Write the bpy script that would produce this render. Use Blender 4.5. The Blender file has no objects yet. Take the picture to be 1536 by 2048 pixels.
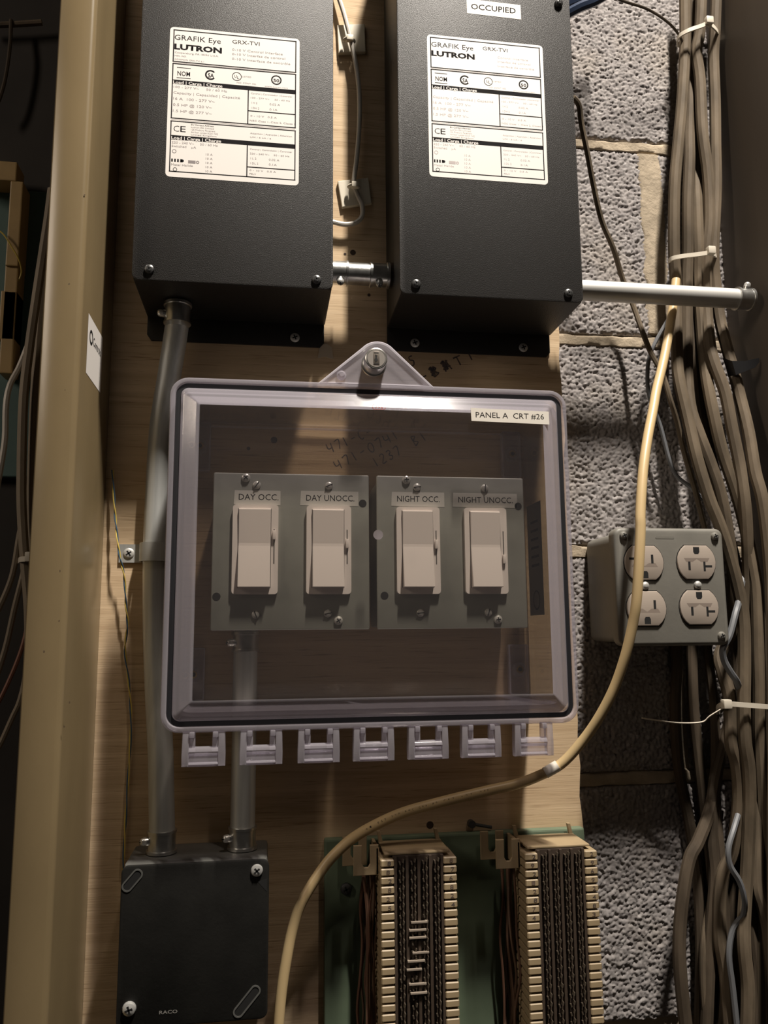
import bpy, bmesh, math, random
from mathutils import Vector, Matrix, noise
random.seed(7)
SC = bpy.context.scene
COL = SC.collection
# ------------------------------------------------------------------ camera, world, light, exposure
# All measures below are millimetres: x to the right, z up, d = distance in front of the plywood (world y = -d).
ZB = 1400.0
F_PX, CAM_D = 1600.0, 650.0
PITCH, YAW, ROLL = 0.14598855, 0.14547147, -0.00833894
def cam_rot():
    B = Matrix(((1, 0, 0), (0, 0, -1), (0, 1, 0)))
    cy, sy = math.cos(YAW), math.sin(YAW)
    Ry = Matrix(((cy, 0, -sy), (0, 1, 0), (sy, 0, cy)))
    cx, sx = math.cos(PITCH), math.sin(PITCH)
    Rx = Matrix(((1, 0, 0), (0, cx, sx), (0, -sx, cx)))
    cz, sz = math.cos(ROLL), math.sin(ROLL)
    Rz = Matrix(((cz, -sz, 0), (sz, cz, 0), (0, 0, 1)))
    return Rz @ Rx @ Ry @ B
RC = cam_rot()
cam_data = bpy.data.cameras.new('camera')
cam = bpy.data.objects.new('camera', cam_data)
COL.objects.link(cam)
cam_data.sensor_fit = 'VERTICAL'
cam_data.sensor_height = 36.0
cam_data.lens = 36.0 * F_PX / 2048.0
cam_data.clip_start = 0.02
rt = RC.transposed()
right, down, fwd = rt @ Vector((1, 0, 0)), rt @ Vector((0, 1, 0)), rt @ Vector((0, 0, 1))
M = Matrix.Identity(4)
for i in range(3):
    M[i][0], M[i][1], M[i][2] = right[i], -down[i], -fwd[i]
M.translation = Vector((0, -CAM_D / 1000, ZB / 1000))
cam.matrix_world = M
SC.camera = cam

w = bpy.data.worlds.new('room_ambience')
w.use_nodes = True
w.node_tree.nodes['Background'].inputs[0].default_value = (1.0, 0.87, 0.74, 1)
w.node_tree.nodes['Background'].inputs[1].default_value = 0.016
SC.world = w

def area(name, loc, target, sx, sy, watts, col):
    l = bpy.data.lights.new(name, 'AREA')
    l.shape = 'RECTANGLE'; l.size = sx; l.size_y = sy; l.energy = watts; l.color = col
    o = bpy.data.objects.new(name, l)
    COL.objects.link(o)
    o.location = Vector((loc[0], loc[1], loc[2] + ZB)) / 1000
    t = Vector((target[0], target[1], target[2] + ZB)) / 1000
    o.rotation_euler = (t - o.location).to_track_quat('-Z', 'Y').to_euler()
    return o
# the ceiling lamp of the electrical room: above, a little to the right, and 0.75 m out from the wall
area('ceiling_lamp', (415, -760, 1850), (100, 0, 100), 0.05, 0.22, 76.0, (1.0, 0.92, 0.82))
# added weak fill light from the left, no real source, to lift the dark recess
area('recess_fill_light', (-1450, -950, 900), (-100, 0, 50), 0.15, 0.6, 6.0, (1.0, 0.84, 0.68))

SC.view_settings.view_transform = 'Standard'
SC.view_settings.look = 'None'
SC.view_settings.gamma = 1.0
SC.view_settings.use_curve_mapping = False
SC.view_settings.exposure = 0.0
SC.cycles.transparent_max_bounces = 24
SC.cycles.max_bounces = 8
SC.cycles.use_denoising = True

# ------------------------------------------------------------------ helpers
def P(px, py, d):
    """the point at depth d that the photograph shows at (px, py); gives (x, y, z) in mm"""
    r = rt @ Vector(((px - 768) / F_PX, (py - 1024) / F_PX, 1.0))
    t = (CAM_D - d) / r.y
    return Vector((r.x * t, -d, r.z * t))

def link(o, parent=None):
    COL.objects.link(o)
    if parent: o.parent = parent
    return o
ORG = {}
def thing(name, label, cat, loc=(0, 0, 0), group=None):
    o = bpy.data.objects.new(name, None)
    o.empty_display_size = 0.02
    link(o)
    o.location = Vector((loc[0], loc[1], loc[2] + ZB)) / 1000
    ORG[o.name] = Vector(loc)
    o['label'] = label; o['category'] = cat
    if group: o['group'] = group
    return o
def finish(bm, smooth, mats):
    me = bpy.data.meshes.new('m')
    bm.normal_update()
    bm.to_mesh(me); bm.free()
    for m in mats: me.materials.append(m)
    if smooth:
        me.polygons.foreach_set('use_smooth', [True] * len(me.polygons))
        me.set_sharp_from_angle(angle=math.radians(smooth if smooth is not True else 35))
    return me
def obj(name, bm, mats, parent=None, smooth=True, label=None, cat=None, group=None, kind=None):
    """links the shape (built in scene millimetres) as one mesh object under parent, or at top level"""
    if not isinstance(mats, (list, tuple)): mats = [mats]
    if parent is not None:
        org = ORG[parent.name]
    else:
        xs = [v.co for v in bm.verts]
        org = Vector(((min(c.x for c in xs) + max(c.x for c in xs)) / 2, max(c.y for c in xs), min(c.z for c in xs)))
    for v in bm.verts: v.co = (v.co - org) / 1000
    o = bpy.data.objects.new(name, finish(bm, smooth, mats))
    o.data.name = name
    link(o, parent)
    if parent is None: o.location = (org + Vector((0, 0, ZB))) / 1000
    ORG[o.name] = org
    if label: o['label'] = label
    if cat: o['category'] = cat
    if group: o['group'] = group
    if kind: o['kind'] = kind
    return o
def shared(name, me, loc, parent, label=None):
    """a copy that shares its mesh, placed at loc (mm) under parent"""
    o = bpy.data.objects.new(name, me)
    link(o, parent)
    o.location = (Vector(loc) - ORG[parent.name]) / 1000
    ORG[o.name] = Vector(loc)
    if label: o['label'] = label
    return o
def NB(): return bmesh.new()
def merge(bm, t, mi=0):
    for f in t.faces: f.material_index = mi
    me = bpy.data.meshes.new('tmp')
    t.to_mesh(me); t.free()
    bm.from_mesh(me)
    bpy.data.meshes.remove(me)
def box(bm, x0, x1, d0, d1, z0, z1, bev=0.0, mi=0, seg=2):
    t = bmesh.new()
    bmesh.ops.create_cube(t, size=1)
    for v in t.verts:
        v.co = Vector(((x0 + x1) / 2 + v.co.x * (x1 - x0), -(d0 + d1) / 2 + v.co.y * abs(d1 - d0), (z0 + z1) / 2 + v.co.z * (z1 - z0)))
    if bev: bmesh.ops.bevel(t, geom=list(t.edges), offset=bev, segments=seg, affect='EDGES', profile=0.6)
    merge(bm, t, mi)
def prism(bm, pts, d0, d1, bev=0.0, mi=0, seg=2):
    """outline of (x, z) points, from depth d0 to d1 (d1 in front); bev rounds the front edge"""
    t = bmesh.new()
    vs = [t.verts.new((x, -d1, z)) for x, z in pts]
    f = t.faces.new(vs)
    if f.normal.y > 0: f.normal_flip()
    t.normal_update()
    if f.normal.y > 0: f.normal_flip()
    r = bmesh.ops.extrude_face_region(t, geom=[f])
    nv = [g for g in r['geom'] if isinstance(g, bmesh.types.BMVert)]
    for v in nv: v.co.y = -d0
    bmesh.ops.recalc_face_normals(t, faces=list(t.faces))
    if bev:
        es = [e for e in t.edges if all(abs(v.co.y + d1) < 1e-6 for v in e.verts)]
        bmesh.ops.bevel(t, geom=es, offset=bev, segments=seg, affect='EDGES', profile=0.5)
    merge(bm, t, mi)
def rrect(x0, x1, z0, z1, r, n=5, off=0.0):
    x0 += off; x1 -= off; z0 += off; z1 -= off
    r = max(r - off, 0.8)
    pts = []
    for cx, cz, a0 in ((x1 - r, z0 + r, -90), (x1 - r, z1 - r, 0), (x0 + r, z1 - r, 90), (x0 + r, z0 + r, 180)):
        for i in range(n + 1):
            a = math.radians(a0 + 90 * i / n)
            pts.append((cx + r * math.cos(a), cz + r * math.sin(a)))
    return pts
def loft(bm, rings, cap0=True, cap1=True, mis=None, closed=False):
    """rings: lists of (x, d, z) of equal count; quads between them"""
    t = bmesh.new()
    R = [[t.verts.new((x, -d, z)) for x, d, z in ring] for ring in rings]
    n = len(R[0])
    seq = list(zip(R[:-1], R[1:])) + ([(R[-1], R[0])] if closed else [])
    for k, (a, b) in enumerate(seq):
        for i in range(n):
            f = t.faces.new((a[i], a[(i + 1) % n], b[(i + 1) % n], b[i]))
            f.material_index = mis[k] if mis else 0
    caps = []
    if not closed:
        if cap0: caps.append(t.faces.new(R[0]))
        if cap1: caps.append(t.faces.new(R[-1]))
    if mis and caps: caps[-1].material_index = mis[-1]
    bmesh.ops.recalc_face_normals(t, faces=list(t.faces))
    me = bpy.data.meshes.new('tmp'); t.to_mesh(me); t.free(); bm.from_mesh(me); bpy.data.meshes.remove(me)
def frame_of(t):
    t = t.normalized()
    up = Vector((0, 0, 1)) if abs(t.z) < 0.9 else Vector((1, 0, 0))
    a = t.cross(up).normalized()
    return a, t.cross(a).normalized()
def tube(bm, pts, r, n=10, mi=0, cap=True, flat=1.0, closed=False):
    """round bar swept along points; r one number or one per point"""
    t = bmesh.new()
    pts = [Vector(p) for p in pts]
    N = len(pts)
    rr = r if isinstance(r, (list, tuple)) else [r] * N
    rings = []
    a = None
    for i, p in enumerate(pts):
        if closed: tg = pts[(i + 1) % N] - pts[i - 1]
        else: tg = pts[min(i + 1, N - 1)] - pts[max(i - 1, 0)]
        tg.normalize()
        if a is None: a, b = frame_of(tg)
        else:
            a = (a - tg * a.dot(tg)).normalized(); b = tg.cross(a)
        rings.append([t.verts.new(p + (a * math.cos(2 * math.pi * k / n) + b * flat * math.sin(2 * math.pi * k / n)) * rr[i]) for k in range(n)])
    for A, B in list(zip(rings[:-1], rings[1:])) + ([(rings[-1], rings[0])] if closed else []):
        for k in range(n): t.faces.new((A[k], A[(k + 1) % n], B[(k + 1) % n], B[k]))
    if cap and not closed: t.faces.new(rings[0]); t.faces.new(rings[-1])
    bmesh.ops.recalc_face_normals(t, faces=list(t.faces))
    merge(bm, t, mi)
def smooth_path(pts, k=5):
    pts = [Vector(p) for p in pts]
    out = []
    for i in range(len(pts) - 1):
        p0, p1, p2, p3 = pts[max(i - 1, 0)], pts[i], pts[i + 1], pts[min(i + 2, len(pts) - 1)]
        for j in range(k):
            s = j / k
            out.append(0.5 * (2 * p1 + (p2 - p0) * s + (2 * p0 - 5 * p1 + 4 * p2 - p3) * s * s + (3 * p1 - p0 - 3 * p2 + p3) * s ** 3))
    out.append(pts[-1])
    return out
def lathe(bm, prof, c, axis=(0, -1, 0), n=20, mi=0):
    """prof: (radius, height along axis) pairs, from base to top, turned about axis through c (mm xyz)"""
    ax = Vector(axis).normalized()
    a, b = frame_of(ax)
    c = Vector(c)
    t = bmesh.new()
    rings = []
    for r, h in prof:
        if r < 1e-6: rings.append([t.verts.new(c + ax * h)])
        else: rings.append([t.verts.new(c + ax * h + (a * math.cos(2 * math.pi * k / n) + b * math.sin(2 * math.pi * k / n)) * r) for k in range(n)])
    for A, B in zip(rings[:-1], rings[1:]):
        for k in range(n):
            if len(A) == 1 and len(B) == 1: continue
            if len(B) == 1: t.faces.new((A[k], A[(k + 1) % n], B[0]))
            elif len(A) == 1: t.faces.new((A[0], B[(k + 1) % n], B[k]))
            else: t.faces.new((A[k], A[(k + 1) % n], B[(k + 1) % n], B[k]))
    if len(rings[0]) > 1: t.faces.new(rings[0])
    if len(rings[-1]) > 1: t.faces.new(rings[-1])
    bmesh.ops.recalc_face_normals(t, faces=list(t.faces))
    merge(bm, t, mi)
def rotz_about(bm, c, ang, axis='Y'):
    bmesh.ops.rotate(bm, verts=list(bm.verts), cent=Vector(c), matrix=Matrix.Rotation(ang, 3, axis))
def text(bm, s, x, z, h, d, w=None, bold=0.0, align='L', rot=0.0, mi=0):
    """flat lettering: cap height h, left end x, baseline z, on the plane at depth d; w fits the width"""
    cu = bpy.data.curves.new('t', 'FONT')
    cu.body = s; cu.size = 1.0; cu.offset = bold; cu.resolution_u = 2
    ob = bpy.data.objects.new('t', cu)
    me = bpy.data.meshes.new_from_object(ob)
    if len(me.vertices):
        xs = [v.co.x for v in me.vertices]
        x_lo, x_hi = min(xs), max(xs)
        k = h / 0.729
        kx = w / (x_hi - x_lo) if w else k
        ox = x - x_lo * kx if align == 'L' else x - (x_lo + x_hi) / 2 * kx
        ca, sa = math.cos(rot), math.sin(rot)
        for v in me.vertices:
            X, Z = v.co.x * kx + ox - x, v.co.y * k
            v.co = Vector((x + X * ca - Z * sa, -d, z + X * sa + Z * ca))
        t = bmesh.new(); t.from_mesh(me)
        merge(bm, t, mi)
    bpy.data.objects.remove(ob); bpy.data.curves.remove(cu); bpy.data.meshes.remove(me)
def rect(bm, x0, x1, z0, z1, d, mi=0):
    f = bm.faces.new([bm.verts.new((x, -d, z)) for x, z in ((x0, z0), (x1, z0), (x1, z1), (x0, z1))])
    f.material_index = mi
def ringflat(bm, x, z, r0, r1, d, n=20, a0=0, a1=360):
    A = [math.radians(a0 + (a1 - a0) * i / n) for i in range(n + 1)]
    for p, q in zip(A[:-1], A[1:]):
        bm.faces.new([bm.verts.new((x + r * math.cos(t), -d, z + r * math.sin(t))) for r, t in ((r1, p), (r1, q), (r0, q), (r0, p))])

# ------------------------------------------------------------------ materials
def mat(name, col, rough=0.6, metal=0.0, var=0.0, scale=(40, 40, 40), bump=0.0, bscale=None, spec=0.5, col2=None, detail=4, coat=0.0, rvar=0.0):
    m = bpy.data.materials.new(name); m.use_nodes = True
    nt = m.node_tree; b = nt.nodes['Principled BSDF']
    b.inputs['Base Color'].default_value = (*col, 1); b.inputs['Roughness'].default_value = rough
    b.inputs['Metallic'].default_value = metal; b.inputs['Specular IOR Level'].default_value = spec
    b.inputs['Coat Weight'].default_value = coat
    if var or bump or rvar:
        tc = nt.nodes.new('ShaderNodeTexCoord')
        def tex(sc):
            mp = nt.nodes.new('ShaderNodeMapping'); mp.inputs['Scale'].default_value = sc
            nt.links.new(tc.outputs['Object'], mp.inputs['Vector'])
            n = nt.nodes.new('ShaderNodeTexNoise'); n.inputs['Scale'].default_value = 1.0; n.inputs['Detail'].default_value = detail
            nt.links.new(mp.outputs['Vector'], n.inputs['Vector'])
            return n
        n1 = tex(scale)
        if var:
            c2 = col2 or tuple(c * (1 - var) for c in col)
            r = nt.nodes.new('ShaderNodeValToRGB')
            r.color_ramp.elements[0].position = 0.35; r.color_ramp.elements[1].position = 0.65
            r.color_ramp.elements[0].color = (*c2, 1); r.color_ramp.elements[1].color = (*col, 1)
            nt.links.new(n1.outputs['Fac'], r.inputs['Fac']); nt.links.new(r.outputs['Color'], b.inputs['Base Color'])
        if rvar:
            mr = nt.nodes.new('ShaderNodeMapRange'); mr.inputs['To Min'].default_value = rough - rvar; mr.inputs['To Max'].default_value = rough + rvar
            nt.links.new(n1.outputs['Fac'], mr.inputs['Value']); nt.links.new(mr.outputs['Result'], b.inputs['Roughness'])
        if bump:
            n2 = tex(bscale or scale)
            bp = nt.nodes.new('ShaderNodeBump'); bp.inputs['Strength'].default_value = bump; bp.inputs['Distance'].default_value = 0.001
            nt.links.new(n2.outputs['Fac'], bp.inputs['Height']); nt.links.new(bp.outputs['Normal'], b.inputs['Normal'])
    return m
def plastic(name, tint, milk, rough=0.06, ior=1.5):
    """clear moulded plastic: passes light straight through, adds a surface reflection and a little milkiness"""
    m = bpy.data.materials.new(name); m.use_nodes = True
    nt = m.node_tree; nt.nodes.clear()
    out = nt.nodes.new('ShaderNodeOutputMaterial')
    tr = nt.nodes.new('ShaderNodeBsdfTransparent'); tr.inputs[0].default_value = (*tint, 1)
    di = nt.nodes.new('ShaderNodeBsdfDiffuse'); di.inputs[0].default_value = (0.82, 0.78, 0.86, 1)
    gl = nt.nodes.new('ShaderNodeBsdfGlossy'); gl.inputs['Roughness'].default_value = rough; gl.inputs[0].default_value = (1, 1, 1, 1)
    fr = nt.nodes.new('ShaderNodeFresnel')
    # straight-through slab: the back face of the sheet reflects like its front face
    ge = nt.nodes.new('ShaderNodeNewGeometry')
    mr = nt.nodes.new('ShaderNodeMapRange'); mr.inputs['To Min'].default_value = ior; mr.inputs['To Max'].default_value = 1 / ior
    nt.links.new(ge.outputs['Backfacing'], mr.inputs['Value']); nt.links.new(mr.outputs['Result'], fr.inputs['IOR'])
    a = nt.nodes.new('ShaderNodeMixShader'); a.inputs[0].default_value = milk
    b = nt.nodes.new('ShaderNodeMixShader')
    nt.links.new(tr.outputs[0], a.inputs[1]); nt.links.new(di.outputs[0], a.inputs[2])
    nt.links.new(fr.outputs[0], b.inputs[0]); nt.links.new(a.outputs[0], b.inputs[1]); nt.links.new(gl.outputs[0], b.inputs[2])
    nt.links.new(b.outputs[0], out.inputs['Surface'])
    return m
def wood(name, c1, c2, c3):
    m = bpy.data.materials.new(name); m.use_nodes = True
    nt = m.node_tree; b = nt.nodes['Principled BSDF']; b.inputs['Roughness'].default_value = 0.75; b.inputs['Specular IOR Level'].default_value = 0.25
    tc = nt.nodes.new('ShaderNodeTexCoord')
    def tex(sc, det=5, rough=0.6, dist=0.0):
        mp = nt.nodes.new('ShaderNodeMapping'); mp.inputs['Scale'].default_value = sc
        nt.links.new(tc.outputs['Object'], mp.inputs['Vector'])
        n = nt.nodes.new('ShaderNodeTexNoise'); n.inputs['Scale'].default_value = 1; n.inputs['Detail'].default_value = det
        n.inputs['Roughness'].default_value = rough; n.inputs['Distortion'].default_value = dist
        nt.links.new(mp.outputs['Vector'], n.inputs['Vector']); return n
    g = tex((5, 5, 130), 5, 0.65, 0.6); big = tex((3, 3, 9), 3, 0.5, 1.0); fine = tex((22, 22, 700), 3, 0.6)
    r = nt.nodes.new('ShaderNodeValToRGB')
    r.color_ramp.elements[0].position = 0.3; r.color_ramp.elements[1].position = 0.7
    r.color_ramp.elements[0].color = (*c1, 1); r.color_ramp.elements[1].color = (*c2, 1)
    nt.links.new(g.outputs['Fac'], r.inputs['Fac'])
    mx = nt.nodes.new('ShaderNodeMixRGB'); mx.blend_type = 'MIX'; mx.inputs[2].default_value = (*c3, 1)
    r2 = nt.nodes.new('ShaderNodeValToRGB'); r2.color_ramp.elements[0].position = 0.45; r2.color_ramp.elements[1].position = 0.75
    r2.color_ramp.elements[1].color = (0.7, 0.7, 0.7, 1)
    nt.links.new(big.outputs['Fac'], r2.inputs['Fac']); nt.links.new(r2.outputs['Color'], mx.inputs[0]); nt.links.new(r.outputs['Color'], mx.inputs[1])
    # short dark flecks along the grain
    r3 = nt.nodes.new('ShaderNodeValToRGB'); r3.color_ramp.elements[0].position = 0.30; r3.color_ramp.elements[1].position = 0.42
    r3.color_ramp.elements[0].color = (0.45, 0.38, 0.32, 1)
    nt.links.new(fine.outputs['Fac'], r3.inputs['Fac'])
    ml = nt.nodes.new('ShaderNodeMixRGB'); ml.blend_type = 'MULTIPLY'; ml.inputs[0].default_value = 0.8
    nt.links.new(mx.outputs['Color'], ml.inputs[1]); nt.links.new(r3.outputs['Color'], ml.inputs[2])
    nt.links.new(ml.outputs['Color'], b.inputs['Base Color'])
    bp = nt.nodes.new('ShaderNodeBump'); bp.inputs['Strength'].default_value = 0.25; bp.inputs['Distance'].default_value = 0.0006
    nt.links.new(fine.outputs['Fac'], bp.inputs['Height']); nt.links.new(bp.outputs['Normal'], b.inputs['Normal'])
    return m
def cinder(name):
    m = bpy.data.materials.new(name); m.use_nodes = True
    nt = m.node_tree; b = nt.nodes['Principled BSDF']; b.inputs['Roughness'].default_value = 0.95; b.inputs['Specular IOR Level'].default_value = 0.1
    tc = nt.nodes.new('ShaderNodeTexCoord')
    v = nt.nodes.new('ShaderNodeTexVoronoi'); v.inputs['Scale'].default_value = 330
    nt.links.new(tc.outputs['Object'], v.inputs['Vector'])
    r = nt.nodes.new('ShaderNodeValToRGB')
    e = r.color_ramp.elements
    e[0].position = 0.0; e[0].color = (0.20, 0.18, 0.175, 1); e[1].position = 1.0; e[1].color = (0.42, 0.395, 0.385, 1)
    x = e.new(0.12); x.color = (0.27, 0.25, 0.245, 1)
    x = e.new(0.9); x.color = (0.33, 0.305, 0.295, 1)
    sp = nt.nodes.new('ShaderNodeSeparateColor')
    nt.links.new(v.outputs['Color'], sp.inputs[0]); nt.links.new(sp.outputs[0], r.inputs['Fac'])
    n = nt.nodes.new('ShaderNodeTexNoise'); n.inputs['Scale'].default_value = 14
    nt.links.new(tc.outputs['Object'], n.inputs['Vector'])
    r2 = nt.nodes.new('ShaderNodeValToRGB'); r2.color_ramp.elements[0].position = 0.55; r2.color_ramp.elements[1].position = 0.75
    r2.color_ramp.elements[0].color = (0, 0, 0, 1); r2.color_ramp.elements[1].color = (0.5, 0.5, 0.5, 1)
    nt.links.new(n.outputs['Fac'], r2.inputs['Fac'])
    mx = nt.nodes.new('ShaderNodeMixRGB'); mx.inputs[2].default_value = (0.36, 0.31, 0.25, 1)
    nt.links.new(r2.outputs['Color'], mx.inputs[0]); nt.links.new(r.outputs['Color'], mx.inputs[1])
    nt.links.new(mx.outputs['Color'], b.inputs['Base Color'])
    return m

M_WOOD = wood('plywood', (0.50, 0.355, 0.215), (0.72, 0.55, 0.36), (0.54, 0.40, 0.25))
M_CINDER = cinder('cinder_block')
M_MORTAR = mat('mortar', (0.47, 0.39, 0.29), 0.9, var=0.25, scale=(60, 60, 60), bump=0.6, bscale=(400, 400, 400), spec=0.15)
M_BLACK = mat('black_powder_coat', (0.019, 0.017, 0.0155), 0.47, var=0.12, scale=(700, 700, 700), bump=0.35, bscale=(1500, 1500, 1500))
M_LABEL = mat('white_label', (0.86, 0.82, 0.78), 0.45)
M_TAPE = mat('label_tape', (0.80, 0.75, 0.67), 0.45)
M_TAPE2 = mat('grey_label_tape', (0.52, 0.51, 0.48), 0.4)
M_INK = mat('black_ink', (0.010, 0.009, 0.010), 0.8, spec=0.1)
M_FAINT = mat('faint_ink', (0.36, 0.32, 0.32), 0.6)
M_PINKLINE = mat('pale_line', (0.75, 0.58, 0.56), 0.5)
M_MARKER = mat('felt_marker', (0.045, 0.04, 0.05), 0.7, var=0.5, scale=(300, 300, 300), col2=(0.16, 0.11, 0.08))
M_GALV = mat('galvanised_steel', (0.70, 0.71, 0.69), 0.38, 0.5, var=0.3, scale=(90, 90, 6), bump=0.12, bscale=(500, 500, 40), rvar=0.1)
M_ZINC = mat('zinc_fitting', (0.70, 0.70, 0.68), 0.28, 0.95, var=0.2, scale=(120, 120, 120), bump=0.1, bscale=(400, 400, 400))
M_EMTW = mat('dull_conduit', (0.66, 0.65, 0.62), 0.5, 0.5, var=0.12, scale=(15, 200, 200))
M_PLATE = mat('steel_cover_plate', (0.47, 0.475, 0.435), 0.46, 0.75, var=0.14, scale=(25, 25, 25), bump=0.05, bscale=(300, 300, 300), rvar=0.06)
M_CHROME = mat('bright_screw', (0.82, 0.81, 0.78), 0.25, 0.6)
M_DKSCREW = mat('dark_screw', (0.10, 0.10, 0.10), 0.35, 0.6)
M_SLOT = mat('recess_black', (0.008, 0.008, 0.008), 0.8)
M_WHITE = mat('white_switch_plastic', (0.80, 0.73, 0.70), 0.25)
M_CLEAR = plastic('clear_lid', (0.91, 0.895, 0.875), 0.012)
M_RIM = plastic('moulded_rim', (0.80, 0.78, 0.81), 0.22, 0.13)
M_BASE = plastic('clear_base', (0.95, 0.94, 0.93), 0.015, 0.1)
M_WALL = plastic('dimmed_base_wall', (0.60, 0.58, 0.56), 0.06, 0.1)  # side walls tinted darker than the pane to deepen the enclosure's shadow
M_BOSSRIM = plastic('boss_edge', (0.78, 0.76, 0.76), 0.5, 0.1)
M_DIMFROST = plastic('milky_dimmed_bottom_wall', (0.60, 0.58, 0.57), 0.35, 0.2)  # milky wall, with extra dark tint to deepen the shadow below the enclosure
M_BOSS = plastic('clear_boss', (0.86, 0.84, 0.83), 0.17, 0.06)
M_HINGE = plastic('clear_hinge', (0.86, 0.84, 0.87), 0.22, 0.1)
M_GASKET = mat('black_gasket', (0.012, 0.012, 0.015), 0.5)
M_BRASS = mat('brass_insert', (0.55, 0.40, 0.18), 0.3, 1.0)
M_SMOKE = mat('grey_sticker', (0.15, 0.145, 0.14), 0.5)
M_RED = mat('red_print', (0.55, 0.07, 0.05), 0.5)
M_RACO = mat('dark_steel_cover', (0.014, 0.0135, 0.012), 0.65, 0.0, spec=0.22, var=0.25, scale=(60, 60, 60), bump=0.1, bscale=(400, 400, 400))
M_RACOBODY = mat('grey_steel_box', (0.17, 0.17, 0.16), 0.5, 0.4, var=0.2, scale=(50, 50, 50))
M_OUTBOX = mat('grey_painted_box', (0.21, 0.20, 0.175), 0.5, var=0.12, scale=(30, 30, 30), bump=0.06, bscale=(300, 300, 300))
M_OUTLET = mat('beige_receptacle', (0.42, 0.355, 0.30), 0.4)
M_CREAM = mat('cream_steel_paint', (0.225, 0.168, 0.09), 0.28, var=0.12, scale=(25, 25, 10), bump=0.05, bscale=(120, 120, 60))
M_GREEN = mat('green_board_paint', (0.15, 0.20, 0.13), 0.6, var=0.25, scale=(18, 18, 25), bump=0.1, bscale=(80, 80, 80))
M_TEAL = mat('teal_board_paint', (0.09, 0.16, 0.15), 0.6, var=0.2, scale=(18, 18, 25))
M_BLOCK = mat('ivory_block_plastic', (0.39, 0.295, 0.175), 0.5, var=0.1, scale=(60, 60, 60))
M_BRN = mat('brown_block_body', (0.06, 0.042, 0.03), 0.55)
M_CLIP = mat('tinned_clip', (0.12, 0.095, 0.07), 0.4, 0.4)
M_BRIDGE = mat('bright_bridging_clip', (0.62, 0.52, 0.42), 0.3, 0.5)
M_PANEL = mat('dark_painted_panel', (0.15, 0.123, 0.098), 0.6, var=0.35, scale=(12, 12, 1.5))
M_SHADE = mat('recess_shade', (0.035, 0.03, 0.026), 0.8, var=0.3, scale=(20, 20, 20))
M_TIE = mat('white_nylon', (0.66, 0.60, 0.50), 0.4)
M_NYL = mat('ivory_nylon_mount', (0.66, 0.60, 0.48), 0.5)
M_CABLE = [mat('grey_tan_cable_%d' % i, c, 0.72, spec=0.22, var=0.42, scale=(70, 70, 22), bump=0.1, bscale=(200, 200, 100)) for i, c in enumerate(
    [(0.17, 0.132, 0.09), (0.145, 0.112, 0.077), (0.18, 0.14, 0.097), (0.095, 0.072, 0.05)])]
M_YELLOW = mat('cream_cable', (0.66, 0.49, 0.26), 0.38, var=0.1, scale=(40, 40, 20))
M_PALE = mat('pale_grey_cable', (0.15, 0.155, 0.165), 0.5)
M_WHITEC = mat('white_cable', (0.62, 0.57, 0.50), 0.4)
M_BLUEC = mat('blue_black_cable', (0.03, 0.045, 0.085), 0.3)
M_YW = mat('yellow_wire', (0.60, 0.45, 0.10), 0.4)
M_BW = mat('blue_wire', (0.05, 0.10, 0.16), 0.4)
M_TAPEB = mat('black_tape', (0.012, 0.012, 0.013), 0.35)
M_BRACKET = mat('yellowed_bracket_plastic', (0.46, 0.31, 0.13), 0.5, var=0.15, scale=(40, 40, 40))
M_PAPER = mat('pale_torn_paper', (0.55, 0.46, 0.34), 0.8)

# ------------------------------------------------------------------ setting: block wall, side panel
HB = -18.0                       # depth of the block face behind the plywood front
bm = NB(); box(bm, -330, 452, -140, HB - 3.0, -420, 760)
wall = obj('wall_back', bm, M_MORTAR, smooth=False, kind='structure')
JZ = [-322, -126.5, 67, 261.5, 457, 652]
def block_patch(x0, x1, z0, z1, step=1.0):
    """rough split-faced front of a block: pebbly relief with open pores, sides turned back into the joint"""
    bm = bmesh.new()
    nx, nz = max(2, int((x1 - x0) / step)), max(2, int((z1 - z0) / step))
    g = []
    for j in range(nz + 1):
        row = []
        for i in range(nx + 1):
            x, z = x0 + (x1 - x0) * i / nx, z0 + (z1 - z0) * j / nz
            q = Vector((x, 3.7, z))
            dd, _ = noise.voronoi(q / 2.7, distance_metric='DISTANCE', exponent=2.5)
            h = 1.9 * (1 - min(1, dd[0] * 1.2) ** 2) + 0.5 * noise.noise(q / 7.0) + 0.35 * noise.noise(q / 1.6)
            pore = noise.noise(q / 4.2 + Vector((9, 2, 5)))
            if pore > 0.42: h -= 5.0 * (pore - 0.42)
            e = min(x - x0, x1 - x, z - z0, z1 - z)
            jx = 0.5 * noise.noise(q / 2.3 + Vector((30, 0, 0)))
            if e < 4: h -= (4 - e) * 0.5 * (1 + noise.noise(q / 6))
            back = 9.0 if (i in (0, nx) or j in (0, nz)) else 0.0
            row.append(bm.verts.new((x + jx, -(HB + h - back - 0.4), z + jx)))
        g.append(row)
    for j in range(nz):
        for i in range(nx):
            bm.faces.new((g[j][i], g[j][i + 1], g[j + 1][i + 1], g[j + 1][i]))
    return bm
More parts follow.
